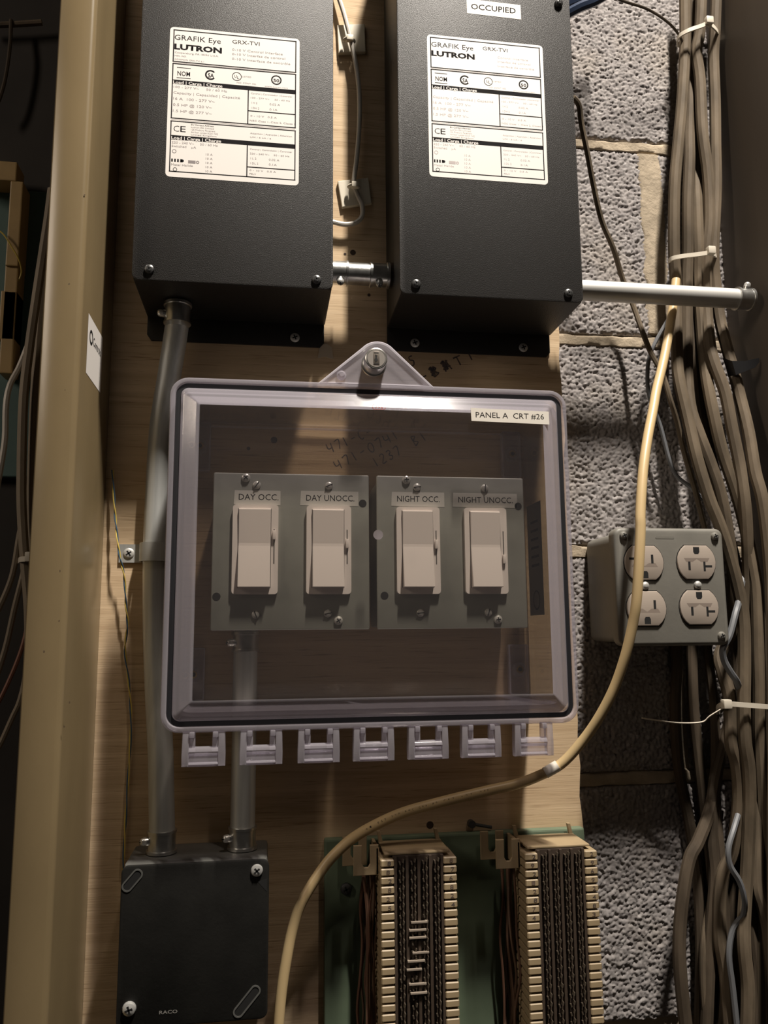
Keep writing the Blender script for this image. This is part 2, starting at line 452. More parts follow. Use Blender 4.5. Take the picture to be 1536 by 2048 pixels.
for k in range(5):
    z0, z1 = JZ[k] + 5, JZ[k + 1] - 5
    jx = [-43, 357] if k % 2 == 1 else [-243, 157]
    xs = [-325] + [j for j in jx] + [448]
    for a, b in zip(xs[:-1], xs[1:]):
        a2, b2 = a + (5 if a > -300 else 0), b - (5 if b < 440 else 0)
        if b2 < 240:
            bm = NB(); box(bm, a2, b2, HB - 10, HB, z0, z1, 1.0)
            obj('block', bm, M_CINDER, wall, smooth=False)
        else:
            xa = a2
            if a2 < 236:
                xa = 236
                bm = NB(); box(bm, a2, 236, HB - 10, HB, z0, z1); 
                vis = block_patch(236, b2, z0, z1)
                me = bpy.data.meshes.new('t'); vis.to_mesh(me); vis.free(); bm.from_mesh(me)
            else: bm = block_patch(a2, b2, z0, z1)
            obj('block', bm, M_CINDER, wall, smooth=60)
def mortar_strip(x0, x1, z0, z1, d, wob=1.2, step=2.0):
    bm = bmesh.new()
    nx, nz = max(3, int((x1 - x0) / step)), max(3, int((z1 - z0) / step))
    g = []
    for j in range(nz + 1):
        row = []
        for i in range(nx + 1):
            u, v = i / nx, j / nz
            x, z = x0 + (x1 - x0) * u, z0 + (z1 - z0) * v
            if x1 - x0 > z1 - z0: z += wob * 1.6 * noise.noise(Vector((x / 14, v * 3, 2.2)))
            else: x += wob * 1.6 * noise.noise(Vector((u * 3, z / 18, 7.1)))
            e = min(u, 1 - u) if z1 - z0 > x1 - x0 else min(v, 1 - v)
            h = d + 0.5 * noise.noise(Vector((x / 5, 0, z / 5))) - (1.8 * (1 - e / 0.18) if e < 0.18 else 0)
            if i in (0, nx) or j in (0, nz): h = HB - 4
            row.append(bm.verts.new((x, -h, z)))
        g.append(row)
    for j in range(nz):
        for i in range(nx): bm.faces.new((g[j][i], g[j][i + 1], g[j + 1][i + 1], g[j + 1][i]))
    return bm
for k, zz in enumerate(JZ[1:5]):
    obj('mortar_joint', mortar_strip(240, 447, zz - 6.5, zz + 6.0, HB + 1.0), M_MORTAR, wall, smooth=60)
obj('mortar_smear', mortar_strip(345, 371, 268, 452, HB + 1.8, 2.2), M_MORTAR, wall, smooth=60)
bm = NB(); box(bm, 427, 440, HB, 300, -420, 760, 0.8)
obj('wall_right', bm, M_PANEL, smooth=False, kind='structure')

# ------------------------------------------------------------------ boards
ply = thing('plywood_backboard', 'tan plywood backboard with horizontal grain and felt-pen numbers behind the clear enclosure', 'board', (60, 0, -400))
bm = NB()
edge = [(254 + 2.0 * noise.noise(Vector((0.3, z / 25.0, 1))) + 0.0035 * (243 - z) * 1.0, z) for z in range(-400, 741, 12)]
prism(bm, [(-128, -400)] + edge + [(-128, 740)], -17.5, 0.0)
obj('sheet', bm, M_WOOD, ply, smooth=False)
# felt-pen notes
STROKES = {
 '4': [[(0.0, 1.0), (0.05, 0.45), (0.6, 0.5)], [(0.55, 0.95), (0.5, 0.0)]], '7': [[(0, 0.95), (0.6, 1.0), (0.3, 0.0)]], '1': [[(0.2, 1.0), (0.25, 0.0)]],
 '-': [[(0.0, 0.5), (0.5, 0.55)]], '0': [[(0.3, 1.0), (0.0, 0.6), (0.1, 0.1), (0.4, 0.0), (0.6, 0.45), (0.55, 0.9), (0.3, 1.0)]],
 '2': [[(0, 0.8), (0.3, 1.0), (0.55, 0.75), (0.0, 0.0), (0.6, 0.05)]], '3': [[(0, 0.95), (0.4, 1.0), (0.5, 0.75), (0.2, 0.52), (0.55, 0.3), (0.35, 0.0), (0, 0.1)]],
 'B': [[(0.05, 1.0), (0.0, 0.0)], [(0.05, 1.0), (0.45, 0.85), (0.1, 0.5), (0.5, 0.25), (0.0, 0.0)]], 'C': [[(0.5, 0.9), (0.2, 1.0), (0.0, 0.5), (0.2, 0.05), (0.5, 0.15)]],
 'S': [[(0.5, 0.95), (0.1, 0.9), (0.1, 0.6), (0.5, 0.45), (0.4, 0.05), (0.0, 0.0)]], '.': [[(0, 0.0), (0.08, 0.05)]],
 'A': [[(0, 0), (0.3, 1.0), (0.55, 0)], [(0.1, 0.4), (0.5, 0.4)]], 'T': [[(0, 1), (0.6, 1)], [(0.3, 1), (0.3, 0)]], 'X': [[(0, 0.1), (0.5, 0.9)], [(0.0, 0.9), (0.55, 0.15)], [(0.0, 0.5), (0.5, 0.55)], [(0.25, 0), (0.2, 1)]],
}
def handwriting(bm, s, px0, py0, px1, py1, h, wd=1.1):
    a, b = P(px0, py0, 0.25), P(px1, py1, 0.25)
    u = Vector((b.x - a.x, 0, b.z - a.z)); L = u.length; u.normalize()
    v = Vector((-u.z, 0, u.x))
    adv = L / len(s)
    for i, ch in enumerate(s):
        for st in STROKES.get(ch, []):
            pts = [a + u * (adv * i + x * adv * 0.95) + v * (z * h) for x, z in st]
            pts = smooth_path(pts, 4)
            tube(bm, [Vector((p.x, -0.12, p.z)) for p in pts], [wd * (0.42 + 0.12 * noise.noise(p * 0.4)) for p in pts], 6, flat=0.15 if False else 1.0)
def note(*a):
    bm = NB(); handwriting(bm, *a)
    for v in bm.verts: v.co.y = min(v.co.y, 0) * 0.35 - 0.05
    obj('handwriting', bm, M_MARKER, ply)
note('471-C-', 660, 906, 752, 868, 8)
note('471-0741', 676, 940, 806, 872, 8)
note('1237', 752, 934, 808, 906, 8)
note('B1', 832, 892, 862, 874, 9)
note('S', 822, 732, 838, 728, 9, 1.4)
note('-BATT', 846, 765, 960, 712, 8, 1.6)
note('X', 866, 754, 886, 744, 9, 2.6)
note('X', 890, 742, 914, 730, 9, 2.8)
M_KNOT = mat('dark_knot', (0.05, 0.03, 0.02), 0.8)
for px, py, r in ((706, 505, 2.6), (690, 508, 1.2), (548, 880, 2.8), (497, 897, 1.5), (940, 1648, 2.4), (860, 1650, 3.0), (738, 590, 1.4)):
    c = P(px, py, 0)
    bm = NB(); lathe(bm, [(r, 0.0), (r * 0.9, 0.25), (0, 0.3)], (c.x, 0, c.z), n=10)
    obj('knot', bm, M_KNOT, ply)
a = P(640, 690, 0); b = P(664, 718, 0)
bm = NB(); prism(bm, [(a.x, a.z), (a.x + 6, a.z + 1.5), (b.x, a.z - 2), (b.x + 1.0, b.z), (a.x + 4, b.z + 1.5), (a.x - 2, b.z)], 0.05, 0.5)
obj('torn_paper', bm, M_PAPER, ply, smooth=False, label='pale torn scrap stuck to the plywood')

bm = NB(); box(bm, 46, 254, 0.3, 9, -420, -158.5, 1.5)
gb = thing('green_backboard', 'green painted board carrying the two punch-down blocks', 'board', (150, 0, -420))
obj('sheet', bm, M_GREEN, gb, smooth=False)

# ------------------------------------------------------------------ screws
def screw_bm(c, r=3.4, h=1.9, axis=(0, -1, 0), cross=True, mi=0, ms=1, washer=0.0, ang=0.4):
    bm = NB()
    if washer: lathe(bm, [(washer, 0), (washer, 0.7), (r, 0.8)], c, axis, 18, mi)
    lathe(bm, [(r, 0), (r, h * 0.35), (r * 0.88, h * 0.7), (r * 0.55, h * 0.93), (r * 0.3, h)], c, axis, 18, mi)
    if cross is not None:
        ax = Vector(axis).normalized(); a, b = frame_of(ax); c = Vector(c) + ax * (h + 0.02)
        ca, sa = math.cos(ang), math.sin(ang)
        a, b = a * ca + b * sa, b * ca - a * sa
        for u, v in (((a, b), (b, a)) if cross else ((a, b),)):
            t = bmesh.new()
            L, W = (r * 0.55, r * 0.14) if cross else (r * 0.95, r * 0.14)
            for s in (0, 1):
                pass
            vs = [t.verts.new(c + u * (L * i) + v * (W * j) + ax * (-0.45 * k)) for k in (0, 1) for i, j in ((-1, -1), (1, -1), (1, 1), (-1, 1))]
            for q in ((0, 1, 2, 3), (4, 5, 6, 7), (0, 1, 5, 4), (1, 2, 6, 5), (2, 3, 7, 6), (3, 0, 4, 7)): t.faces.new([vs[i] for i in q])
            bmesh.ops.recalc_face_normals(t, faces=list(t.faces))
            merge(bm, t, ms)
    return bm
def screw(parent, name, x, z, d, m=None, **kw):
    return obj(name, screw_bm((x, -d, z), **kw), [m or M_CHROME, M_SLOT], parent)

# ------------------------------------------------------------------ two black control interface boxes
def data_label(bm, bi, bf, x0, z0, W, H, d, faint):
    """printed rating label: heavy ink in bi, small print in bf"""
    X = lambda u: x0 + u * W
    Z = lambda v: z0 + H * (1 - v)
    t = 0.8
    def line(u0, v0, u1, v1, th=t, b=bi):
        if abs(u1 - u0) > abs(v1 - v0): rect(b, X(u0), X(u1), Z(v0) - th / 2, Z(v0) + th / 2, d)
        else: rect(b, X(u0) - th / 2, X(u0) + th / 2, Z(v1), Z(v0), d)
    for v0, v1 in ((0.02, 0.235), (0.25, 0.615), (0.635, 0.965)):
        line(0.025, v0, 0.975, v0); line(0.025, v1, 0.975, v1); line(0.03, v0, 0.03, v1); line(0.97, v0, 0.97, v1)
    for v in (0.243, 0.625): line(0.03, v, 0.97, v, 0.25, bf)
    line(0.03, 0.372, 0.97, 0.372, 3.6); line(0.03, 0.742, 0.97, 0.742, 3.6)
    line(0.605, 0.385, 0.605, 0.615); line(0.605, 0.755, 0.605, 0.965)
    line(0.605, 0.525, 0.97, 0.525); line(0.605, 0.90, 0.97, 0.90)
    text(bi, 'GRAFIK Eye', X(0.035), Z(0.086), 4.5, d, w=35)
    text(bi, 'LUTRON', X(0.035), Z(0.150), 4.6, d, w=36, bold=0.045)
    text(bi, 'GRX-TVI', X(0.475), Z(0.075), 3.4, d, w=21)
    small = bf
    def s(str_, u, v, h, w=None, b=None): text(b or small, str_, X(u), Z(v), h, d, w=w)
    if not faint:
        s('Coopersburg, PA 18036 U.S.A.', 0.04, 0.178, 1.5, 33); s('MEX. IND.', 0.04, 0.2, 1.3, 9); s('COMMON GRX-TVI 6.1', 0.04, 0.224, 1.3, 22)
        s('0-10 V Control Interface', 0.475, 0.125, 2.0, 39); s('0-10 V Interfaz de control', 0.475, 0.155, 2.0, 41); s('0-10 V Interface de contrôle', 0.475, 0.188, 2.0, 45)
    else:
        s('Control Interface', 0.6, 0.125, 1.8, 26); s('Interfaz de control', 0.6, 0.155, 1.8, 28); s('Interface de contrôle', 0.6, 0.188, 1.8, 31)
    text(bi, 'NOM', X(0.065), Z(0.328), 4.0, d, w=9.5, bold=0.01); rect(bi, X(0.06), X(0.165), Z(0.276), Z(0.272), d); rect(bi, X(0.06), X(0.165), Z(0.345), Z(0.341), d)
    ringflat(bi, X(0.315), Z(0.305), 3.0, 4.2, d, 22, 40, 320); text(bi, 'SA', X(0.318), Z(0.322), 3.6, d, w=4.6, align='C', bold=0.02)
    ringflat(bi, X(0.515), Z(0.30), 3.2, 3.7, d); text(bi, 'U', X(0.497), Z(0.308), 2.4, d, w=1.8); text(bi, 'L', X(0.518), Z(0.316), 2.4, d, w=1.6)
    s('LISTED', 0.555, 0.30, 1.2, 7); s('IND. CONT. EQ.', 0.515, 0.345, 1.2, 15)
    ringflat(bi, X(0.82), Z(0.30), 3.1, 4.1, d); text(bi, '50', X(0.82), Z(0.314), 2.8, d, w=4.6, align='C', bold=0.02)
    s('www.lutron.com', 0.73, 0.352, 1.0, 18)
    for v, b2 in ((0.372, 0), (0.742, 0)): pass
    s('100 - 277 V~     50 / 60 Hz', 0.04, 0.413, 1.9, 40) if not faint else None
    s('Capacity | Capacidad | Capacité', 0.04, 0.452, 2.1, 50)
    s('16 A  100 - 277 V~', 0.04, 0.492, 2.2, 31); s('0.5 HP @ 120 V~', 0.04, 0.533, 2.2, 29); s('1.5 HP @ 277 V~', 0.04, 0.574, 2.2, 29)
    s('Control | Controlador | Controler', 0.625, 0.41, 1.3, 32); s('100 - 277 V~     50 - 60 Hz', 0.625, 0.44, 1.3, 30)
    s('I H 2', 0.63, 0.475, 1.7, 4.5); s('0.02 A', 0.77, 0.475, 1.7, 8); s('I DH 2', 0.63, 0.51, 1.7, 6); s('0.1A', 0.77, 0.51, 1.7, 6)
    s('0 - 10 V   0.5 A', 0.625, 0.563, 1.5, 20); s('NEC Class 1, Class 2, Classe 2', 0.62, 0.595, 1.4, 35)
    text(bi, 'C', X(0.05), Z(0.703), 5.2, d, w=4.2, bold=-0.01); text(bi, 'E', X(0.10), Z(0.703), 5.2, d, w=4.0)
    for i, (q, wd) in enumerate((('EU Contact Address:', 17), ('Lutron EA Limited', 17), ('125 Finsbury Pavement', 18), ('4th floor, London EC2A 1NQ', 20), ('United Kingdom', 19))):
        s(q, 0.18, 0.654 + 0.0165 * i, 1.35, wd, bi if i == 0 else None)
    s('Attention | Atención | Attention', 0.625, 0.68, 1.4, 32); s('UM / 6 kA / 6', 0.625, 0.705, 1.2, 16)
    s('220 - 240 V~     50 / 60 Hz', 0.04, 0.782, 1.9, 34); s('Switched    µA', 0.04, 0.806, 1.9, 18)
    for i in range(5): s('10 A', 0.295, 0.845 + 0.0275 * i, 1.8, 5)
    ringflat(bf, X(0.06), Z(0.833), 1.2, 1.7, d, 8); ringflat(bi, X(0.07), Z(0.951), 1.2, 1.6, d, 10)
    for i in range(4): rect(bi, X(0.04 + 0.022 * i), X(0.052 + 0.022 * i), Z(0.902), Z(0.882), d)
    ringflat(bi, X(0.122), Z(0.892), 0.1, 1.2, d, 8); ringflat(bf, X(0.235), Z(0.895), 0.6, 1.3, d, 8); rect(bf, X(0.165), X(0.22), Z(0.905), Z(0.885), d)
    s('Metal Halide', 0.04, 0.927, 1.8, 16); rect(bi, X(0.045), X(0.10), Z(0.965), Z(0.962), d)
    s('Control | Controlador | Controler', 0.625, 0.785, 1.3, 32); s('220 - 240 V~    50 - 60 Hz', 0.625, 0.815, 1.4, 30)
    s('I L 2', 0.63, 0.848, 1.7, 4.5); s('0.02 A', 0.77, 0.848, 1.7, 8); s('I DL 2', 0.63, 0.88, 1.7, 6); s('0.1A', 0.77, 0.88, 1.7, 6)
    s('0 - 10 V   0.5 A', 0.625, 0.926, 1.4, 20); s('PELV', 0.625, 0.95, 1.4, 5)
    out = []
    for v in (0.372, 0.742):
        bm2 = NB(); text(bm2, 'Load | Carga | Charge', X(0.035), Z(v + 0.012), 2.6, d + 0.03, w=37, bold=0.015); out.append(bm2)
    return out
def control_box(name_label, x0, lab, faint, occupied):
    x1 = x0 + 147.5
    D = 76.0; z0 = 255.0; z1 = 640.0
    t = thing('control_box', name_label, 'electrical box', ((x0 + x1) / 2, 0, z0), 'black control interface boxes')
    bm = NB()
    box(bm, x0 + 0.8, x1 - 0.8, 1.6, D - 2.2, z0 + 0.8, z1, 1.0)
    obj('body', bm, M_BLACK, t, smooth=False)
    bm = NB(); prism(bm, rrect(x0, x1, z0, z1, 5), D - 2.0, D, 0.7)
    obj('cover', bm, M_BLACK, t)
    bm = NB()
    prism(bm, [(x0 + 1, z0 + 2), (x0 + 1, 241), (x0 + 4.5, 236), (x1 - 5, 236), (x1 - 1.5, 240), (x1 - 1.5, z0 + 2)], 0.2, 1.9, 0.4)
    obj('mounting_flange', bm, M_BLACK, t)
    lx, lz, lw, lh = lab
    bm = NB(); prism(bm, rrect(lx, lx + lw, lz, lz + lh, 3.2), D, D + 0.12)
    dl = obj('data_label', bm, M_LABEL, t, smooth=False, label='white printed rating label')
    bi, bf = NB(), NB()
    bw = data_label(bi, bf, None, lx, lz, lw, lh, D + 0.17, faint) if False else data_label(None, bi, bf, lx, lz, lw, lh, D + 0.17, faint)
    obj('black_print', bi, M_INK, dl, smooth=False)
    obj('small_print', bf, M_FAINT2 if faint else M_FAINT, dl, smooth=False)
    for b_ in bw: obj('white_print', b_, M_LABEL, dl, smooth=False)
    for sx, sz in ((x0 + 12.5, 263), (x1 - 12.5, 262)):
        screw(t, 'cover_screw', sx, sz, D, M_DKSCREW, r=3.6, h=2.6)
    if occupied: screw(t, 'cover_screw', x1 - 10, 518, D, M_DKSCREW, r=3.6, h=3.2)
    fx = ((x0 + 25, 243.5), (x1 - 26, 243.5))
    for i, (sx, sz) in enumerate(fx):
        if not occupied and i == 0: continue
        screw(t, 'flange_screw', sx, sz, 1.9, M_EMTW, r=4.0, h=1.6)
    if occupied:
        bm = NB(); prism(bm, [(156.5, 500.3), (202.5, 499.7), (202.3, 513.0), (156.3, 513.6)], D, D + 0.15)
        s = obj('name_label', bm, M_TAPE, t, smooth=False, label='white tape label reading OCCUPIED')
        bm = NB(); text(bm, 'OCCUPIED', 160, 504.6, 5.2, D + 0.2, w=38, bold=0.01)
        obj('lettering', bm, M_INK, s, smooth=False)
    return t
M_FAINT2 = mat('very_faint_ink', (0.48, 0.42, 0.41), 0.6)
M_FAINT.node_tree.nodes['Principled BSDF'].inputs['Base Color'].default_value = (0.24, 0.21, 0.21, 1)
box_l = control_box('black metal control box without a tape label, left of the pair', -101.0, (-79.5, 337.5, 99.5, 124.5), False, False)
box_r = control_box('black metal control box with the OCCUPIED tape label', 98.0, (122.5, 353.5, 97.5, 124), True, True)

# ------------------------------------------------------------------ conduit fittings
def connector(parent, c, axis, r, L, screw_dir, flip=1, d_off=0, name='connector'):
    """set-screw connector: collar with two rims and a screw standing out of its boss"""
    ax = Vector(axis).normalized(); c = Vector(c)
    bm = NB()
    lathe(bm, [(r, 0), (r + 1.3, 0.2), (r + 1.3, 2.2), (r + 0.2, 2.5), (r + 0.2, L - 2.2), (r + 0.9, L - 2.0), (r + 0.9, L - 0.3), (r, L)], c, ax, 22)
    sd = Vector(screw_dir).normalized()
    bc = c + ax * (L * 0.55) + sd * (r - 1)
    lathe(bm, [(3.2, 0), (3.0, 2.8)], bc, sd, 12)
    o = obj(name, bm, M_ZINC, parent)
    obj('set_screw', screw_bm(bc + sd * 2.8, r=2.9, h=4.2, axis=sd, ang=0.2), [M_CHROME, M_SLOT], o)
    return o

# short nipple between the boxes
t = thing('conduit_nipple', 'short bright conduit nipple joining the two black boxes', 'conduit', (70, -30, 290))
bm = NB(); tube(bm, [(48.5, -30, 290), (95, -30, 290)], 9.0, 22)
obj('tube', bm, M_ZINC, t)
connector(t, (47.2, -30, 290), (1, 0, 0), 9.4, 15.5, (0, -0.55, -0.85))
connector(t, (96.8, -30, 290), (-1, 0, 0), 9.4, 16.5, (0, -0.55, -0.85))

# conduit running right from the right box
t = thing('right_conduit', 'grey conduit running right from the OCCUPIED box across the cables', 'conduit', (330, -28, 288))
ca, cb = P(1180, 583, 34), P(1475, 596, 34)
ca.z = cb.z = (ca.z + cb.z) / 2
ca.x = 248; ez = ca.z
bm = NB(); tube(bm, [ca, (cb.x, -34, ez)], 8.6, 24)
obj('tube', bm, M_EMTW, t)
connector(t, (247, -34, ez), (1, 0, 0), 8.9, 9, (0, -0.2, 1))
connector(t, (cb.x - 2, -34, ez), (1, 0, 0), 8.9, 15, (0.15, -0.3, 1))

# bent conduit at left
pts_px = [(357, 590, 34), (356, 625, 32), (352, 665, 27), (338, 755, 18), (322, 860, 11), (314, 1000, 10), (310, 1100, 10), (310, 1250, 10), (315, 1390, 16), (321, 1500, 25), (323, 1600, 27), (324, 1672, 27)]
t = thing('bent_conduit', 'bent galvanised conduit from the left black box down to the dark junction box', 'conduit', P(324, 1672, 27))
pp = [P(*q) for q in pts_px]
path = smooth_path(pp, 6)
bm = NB(); tube(bm, path, 9.2, 24)
obj('tube', bm, M_GALV, t)
connector(t, (P(357, 590, 34).x, -36, 254.2), (0, 0, -1), 9.6, 17, (-1, -0.25, 0))
connector(t, (pp[-1].x, -27, -157.6), (0, 0, 1), 9.6, 16, (-1, -0.35, 0))
# strap
t = thing('conduit_strap', 'steel one-hole strap screwed to the plywood over the bent conduit', 'strap', P(270, 1107, 1))
sc_ = P(258, 1107, 1.2); cc = P(310, 1103, 10)
bm = NB()
arc = [(sc_.x - 7.5, 0.3), (cc.x - 11.2, 0.3)] + [(cc.x + 10.6 * math.cos(a), 10 + 10.6 * math.sin(a)) for a in [math.pi * (1.0 - 0.125 * i) for i in range(9)]] + [(cc.x + 10.6, 1)]
out = [(sc_.x - 7.5, 1.9), (cc.x - 12.3, 1.9)] + [(cc.x + 11.9 * math.cos(a), 10 + 11.9 * math.sin(a)) for a in [math.pi * (1.0 - 0.125 * i) for i in range(9)]] + [(cc.x + 11.9, 1)]
rings = []
for zz in (sc_.z - 7.2, sc_.z + 7.2):
    rings.append([(x, d, zz) for x, d in arc + out[::-1]])
loft(bm, rings)
obj('band', bm, M_GALV, t)
screw(t, 'screw', sc_.x, sc_.z, 1.9, M_EMTW, r=4.2, h=1.2, ang=0.6)

# straight conduit under the switch boxes
t = thing('straight_conduit', 'straight galvanised conduit from the switch box down to the dark junction box', 'conduit', (-15, -27, -150))
bm = NB(); tube(bm, [(-15.5, -27, 2), (-15.5, -27, -158)], 9.0, 24)
obj('tube', bm, M_GALV, t)
connector(t, (-15.5, -27, -0.6), (0, 0, -1), 9.5, 15, (-1, -0.5, 0))
connector(t, (-15.5, -27, -157.6), (0, 0, 1), 9.6, 16, (-1, -0.5, 0))

# ------------------------------------------------------------------ dark junction box
t = thing('junction_box', 'square steel junction box with a dark flat cover at the foot of the conduits', 'electrical box', (-46, 0, -260))
bm = NB(); box(bm, -95, 3, 0.2, 52, -261, -158, 3.0)
obj('body', bm, M_RACOBODY, t)
bm = NB(); prism(bm, rrect(-96, 4, -262, -158.5, 5), 52, 54, 0.8)
obj('cover', bm, M_RACO, t)
for cx, cz, L, a in ((-88.5, -168, 15, 0.85), (-10, -250, 22, 0.85)):
    bm = NB()
    ro, ri = rrect(cx - L / 2 - 1, cx + L / 2 + 1, cz - 3.6, cz + 3.6, 3.4), rrect(cx - L / 2, cx + L / 2, cz - 2.6, cz + 2.6, 2.5)
    loft(bm, [[(x, 53.9, z) for x, z in ro], [(x, 54.5, z) for x, z in ro], [(x, 54.5, z) for x, z in ri], [(x, 53.9, z) for x, z in ri]], closed=True)
    rotz_about(bm, (cx, -54, cz), -a)
    obj('slot_lip', bm, M_RACOBODY, t, smooth=False)
    bm = NB(); prism(bm, ri, 53.9, 54.12)
    rotz_about(bm, (cx, -54, cz), -a)
    obj('slot', bm, M_SLOT, t, smooth=False)
bm = NB(); prism(bm, [(-4, -173), (2.6, -180), (2.6, -171.5)], 53.9, 54.1)
obj('slot', bm, M_SLOT, t, smooth=False)
screw(t, 'cover_screw', -4.5, -165.5, 54, r=4.2, h=2.6, ang=0.7)
screw(t, 'cover_screw', -87.5, -249, 54, r=4.6, h=3.4, ang=0.3)
bm = NB(); text(bm, 'RACO', -68, -254, 2.2, 54.15, w=12, bold=0.02)
obj('lettering', bm, mat('stamped_highlight', (0.45, 0.43, 0.4), 0.4, 0.5), t, smooth=False, label='small stamped letters at the bottom of the cover')

# ------------------------------------------------------------------ dimmer switch boxes and dimmers
def switch_box(label, x0, labels, holes, screws, corner):
    x1 = x0 + 115.2
    t = thing('switch_box', label, 'electrical box', (x0 + 57, -3, 0.5), 'steel dimmer switch boxes')
    bm = NB(); box(bm, x0 + 2, x1 - 2, 3.4, 57.5, 2, 113.5, 2.5)
    obj('body', bm, M_PLATE, t)
    bm = NB(); box(bm, x0, x1, 56.5, 60, 0.3, 115.6, 1.3, seg=3)
    obj('cover_plate', bm, M_PLATE, t)
    for x, z in holes:
        bm = NB(); lathe(bm, [(3.1, 0), (3.1, 0.12)], (x, -60, z), n=18); lathe(bm, [(3.1, 0.0), (3.4, 0.25), (3.6, 0.05)], (x, -60, z), n=18, mi=1)
        bm2 = NB(); lathe(bm2, [(2.9, 0), (2.9, 0.15)], (x, -60, z), n=18)
        bm.free()
        obj('hole', bm2, M_SLOT, t, smooth=False)
    for x, z in screws: screw(t, 'device_screw', x, z, 60, M_CHROME, r=2.9, h=1.9, cross=False, ang=random.uniform(0, 3))
    for x, z in corner: screw(t, 'cover_screw', x, z, 60, M_CHROME, r=3.2, h=2.2, ang=random.uniform(0, 1.5))
    for s, lx, lz, lw, lh, tx, tw in labels:
        bm = NB(); prism(bm, [(lx, lz), (lx + lw, lz - 0.3), (lx + lw, lz + lh), (lx + 0.5, lz + lh)], 60, 60.15)
        o = obj('name_label', bm, M_TAPE2, t, smooth=False, label='tape label reading ' + s)
        bm = NB(); text(bm, s, tx, lz + 3.4, 4.7, 60.2, w=tw)
        obj('lettering', bm, M_INK, o, smooth=False)
    return t
switch_box('steel switch box on the left, labelled DAY OCC. and DAY UNOCC.', -40.0,
    [('DAY OCC.', -25, 92.0, 34, 10.5, -21.5, 29), ('DAY UNOCC.', 23.5, 92.0, 43.5, 10.8, 28, 36)],
    [(-36, 24.5), (70.3, 94)], [(-8.5, 106.5), (45, 107), (-8, 11.5), (44.3, 12)], [(-16.5, 111.8), (52, 6.8)])
switch_box('steel switch box on the right, labelled NIGHT OCC. and NIGHT UNOCC.', 80.8,
    [('NIGHT OCC.', 92.0, 92.4, 41, 10.8, 96.5, 33), ('NIGHT UNOCC.', 139.5, 92.4, 51, 10.8, 144, 43)],
    [(86.3, 25), (191.3, 93.5)], [(112, 107), (165, 107.2), (113.3, 12), (165.3, 12.2)], [(103.8, 112.5), (172.6, 6.8)])
def dimmer(label, x0, slider_z):
    z0, z1, D = 26.0, 91.5, 60.0
    x1 = x0 + 33.0
    t = thing('dimmer_switch', label, 'dimmer switch', (x0 + 16, -D, z0), 'white paddle dimmers in the clear enclosure')
    bm = NB(); prism(bm, rrect(x0, x1, z0, z1, 2.6), D + 0.1, D + 3.4, 0.8)
    obj('bezel', bm, M_WHITE, t)
    # paddle: upper part leans down, lower part leans up and stands proud at its foot
    px0, px1 = x0 + 4.4, x0 + 27.4
    prof = [(z1 - 3.2, 3.2), (z1 - 3.2, 4.8), (z1 - 3.8, 5.3), (z0 + 37, 4.2), (z0 + 35, 4.35), (z0 + 6.2, 9.0), (z0 + 5.2, 9.1), (z0 + 4.8, 8.7), (z0 + 4.8, 3.2)]
    bm = NB()
    loft(bm, [[(px0, D + d, z) for z, d in prof], [(px0 + 0.5, D + d + (0.25 if d > 3.5 else 0), z) for z, d in prof], [(px1 - 0.5, D + d + (0.25 if d > 3.5 else 0), z) for z, d in prof], [(px1, D + d, z) for z, d in prof]])
    obj('paddle', bm, M_WHITE, t, smooth=4)
    bm = NB(); rect(bm, px0 - 0.55, px0 - 0.05, z0 + 4.6, z1 - 3, D + 3.45); rect(bm, px1 + 0.05, px1 + 0.5, z0 + 4.6, z1 - 3, D + 3.45)
    obj('paddle_gap', bm, mat('gap_shadow_line', (0.10, 0.09, 0.085), 0.7) if 'gap_shadow_line' not in bpy.data.materials else bpy.data.materials['gap_shadow_line'], t, smooth=False)
    bm = NB(); rect(bm, x0 + 29.6, x0 + 30.4, z0 + 22, z1 - 18, D + 3.46)
    obj('slider_slot', bm, bpy.data.materials['gap_shadow_line'], t, smooth=False)
    bm = NB(); box(bm, x0 + 28.8, x0 + 31.2, D + 3.4, D + 5.6, slider_z - 3.4, slider_z + 3.4, 0.7)
    obj('slider', bm, M_WHITE, t)
for lb, x0, sz in (('white dimmer under the DAY OCC. label', -25.4, 69), ('white dimmer under the DAY UNOCC. label', 28.2, 63),
                   ('white dimmer under the NIGHT OCC. label', 95.4, 63), ('white dimmer under the NIGHT UNOCC. label', 147.6, 52)):
    dimmer(lb, x0, sz)

# ------------------------------------------------------------------ clear enclosure
enc = thing('clear_enclosure', 'clear hinged plastic enclosure with a key lock, covering the dimmers', 'enclosure', (78, 0, -60))
LX0, LX1, LZ0, LZ1, LR = -70.5, 226.0, -68.0, 181.0, 13
bx0, bx1, bz0, bz1 = -61.0, 216.5, -57.0, 169.0
bm = NB()
rg = lambda off, d: [(x, d, z) for x, z in rrect(bx0, bx1, bz0, bz1, 9, 5, off)]
loft(bm, [rg(0, 0.3), rg(-1.5, 69), rg(-5.5, 69.5), rg(-5.5, 71.5), rg(1.5, 71.5), rg(3.2, 3.2)], mis=[1, 1, 1, 1, 1, 0])
box(bm, bx0 + 4, bx1 - 4, 3.3, 5.5, bz1 - 5.5, bz1 - 3.8, 0.4, mi=2)  # added milky strip imitating the highlight along the back top corner
for f in bm.faces:
    c_ = f.calc_center_median()
    if f.material_index == 1 and c_.z < bz0 + 6 and abs(f.normal.z) > 0.8: f.material_index = 3
obj('base', bm, [M_BASE, M_WALL, M_HINGE, M_DIMFROST], enc, smooth=40)
bm = NB()
lg = lambda off, d: [(x, d, z) for x, z in rrect(LX0, LX1, LZ0, LZ1, LR, 7, off)]
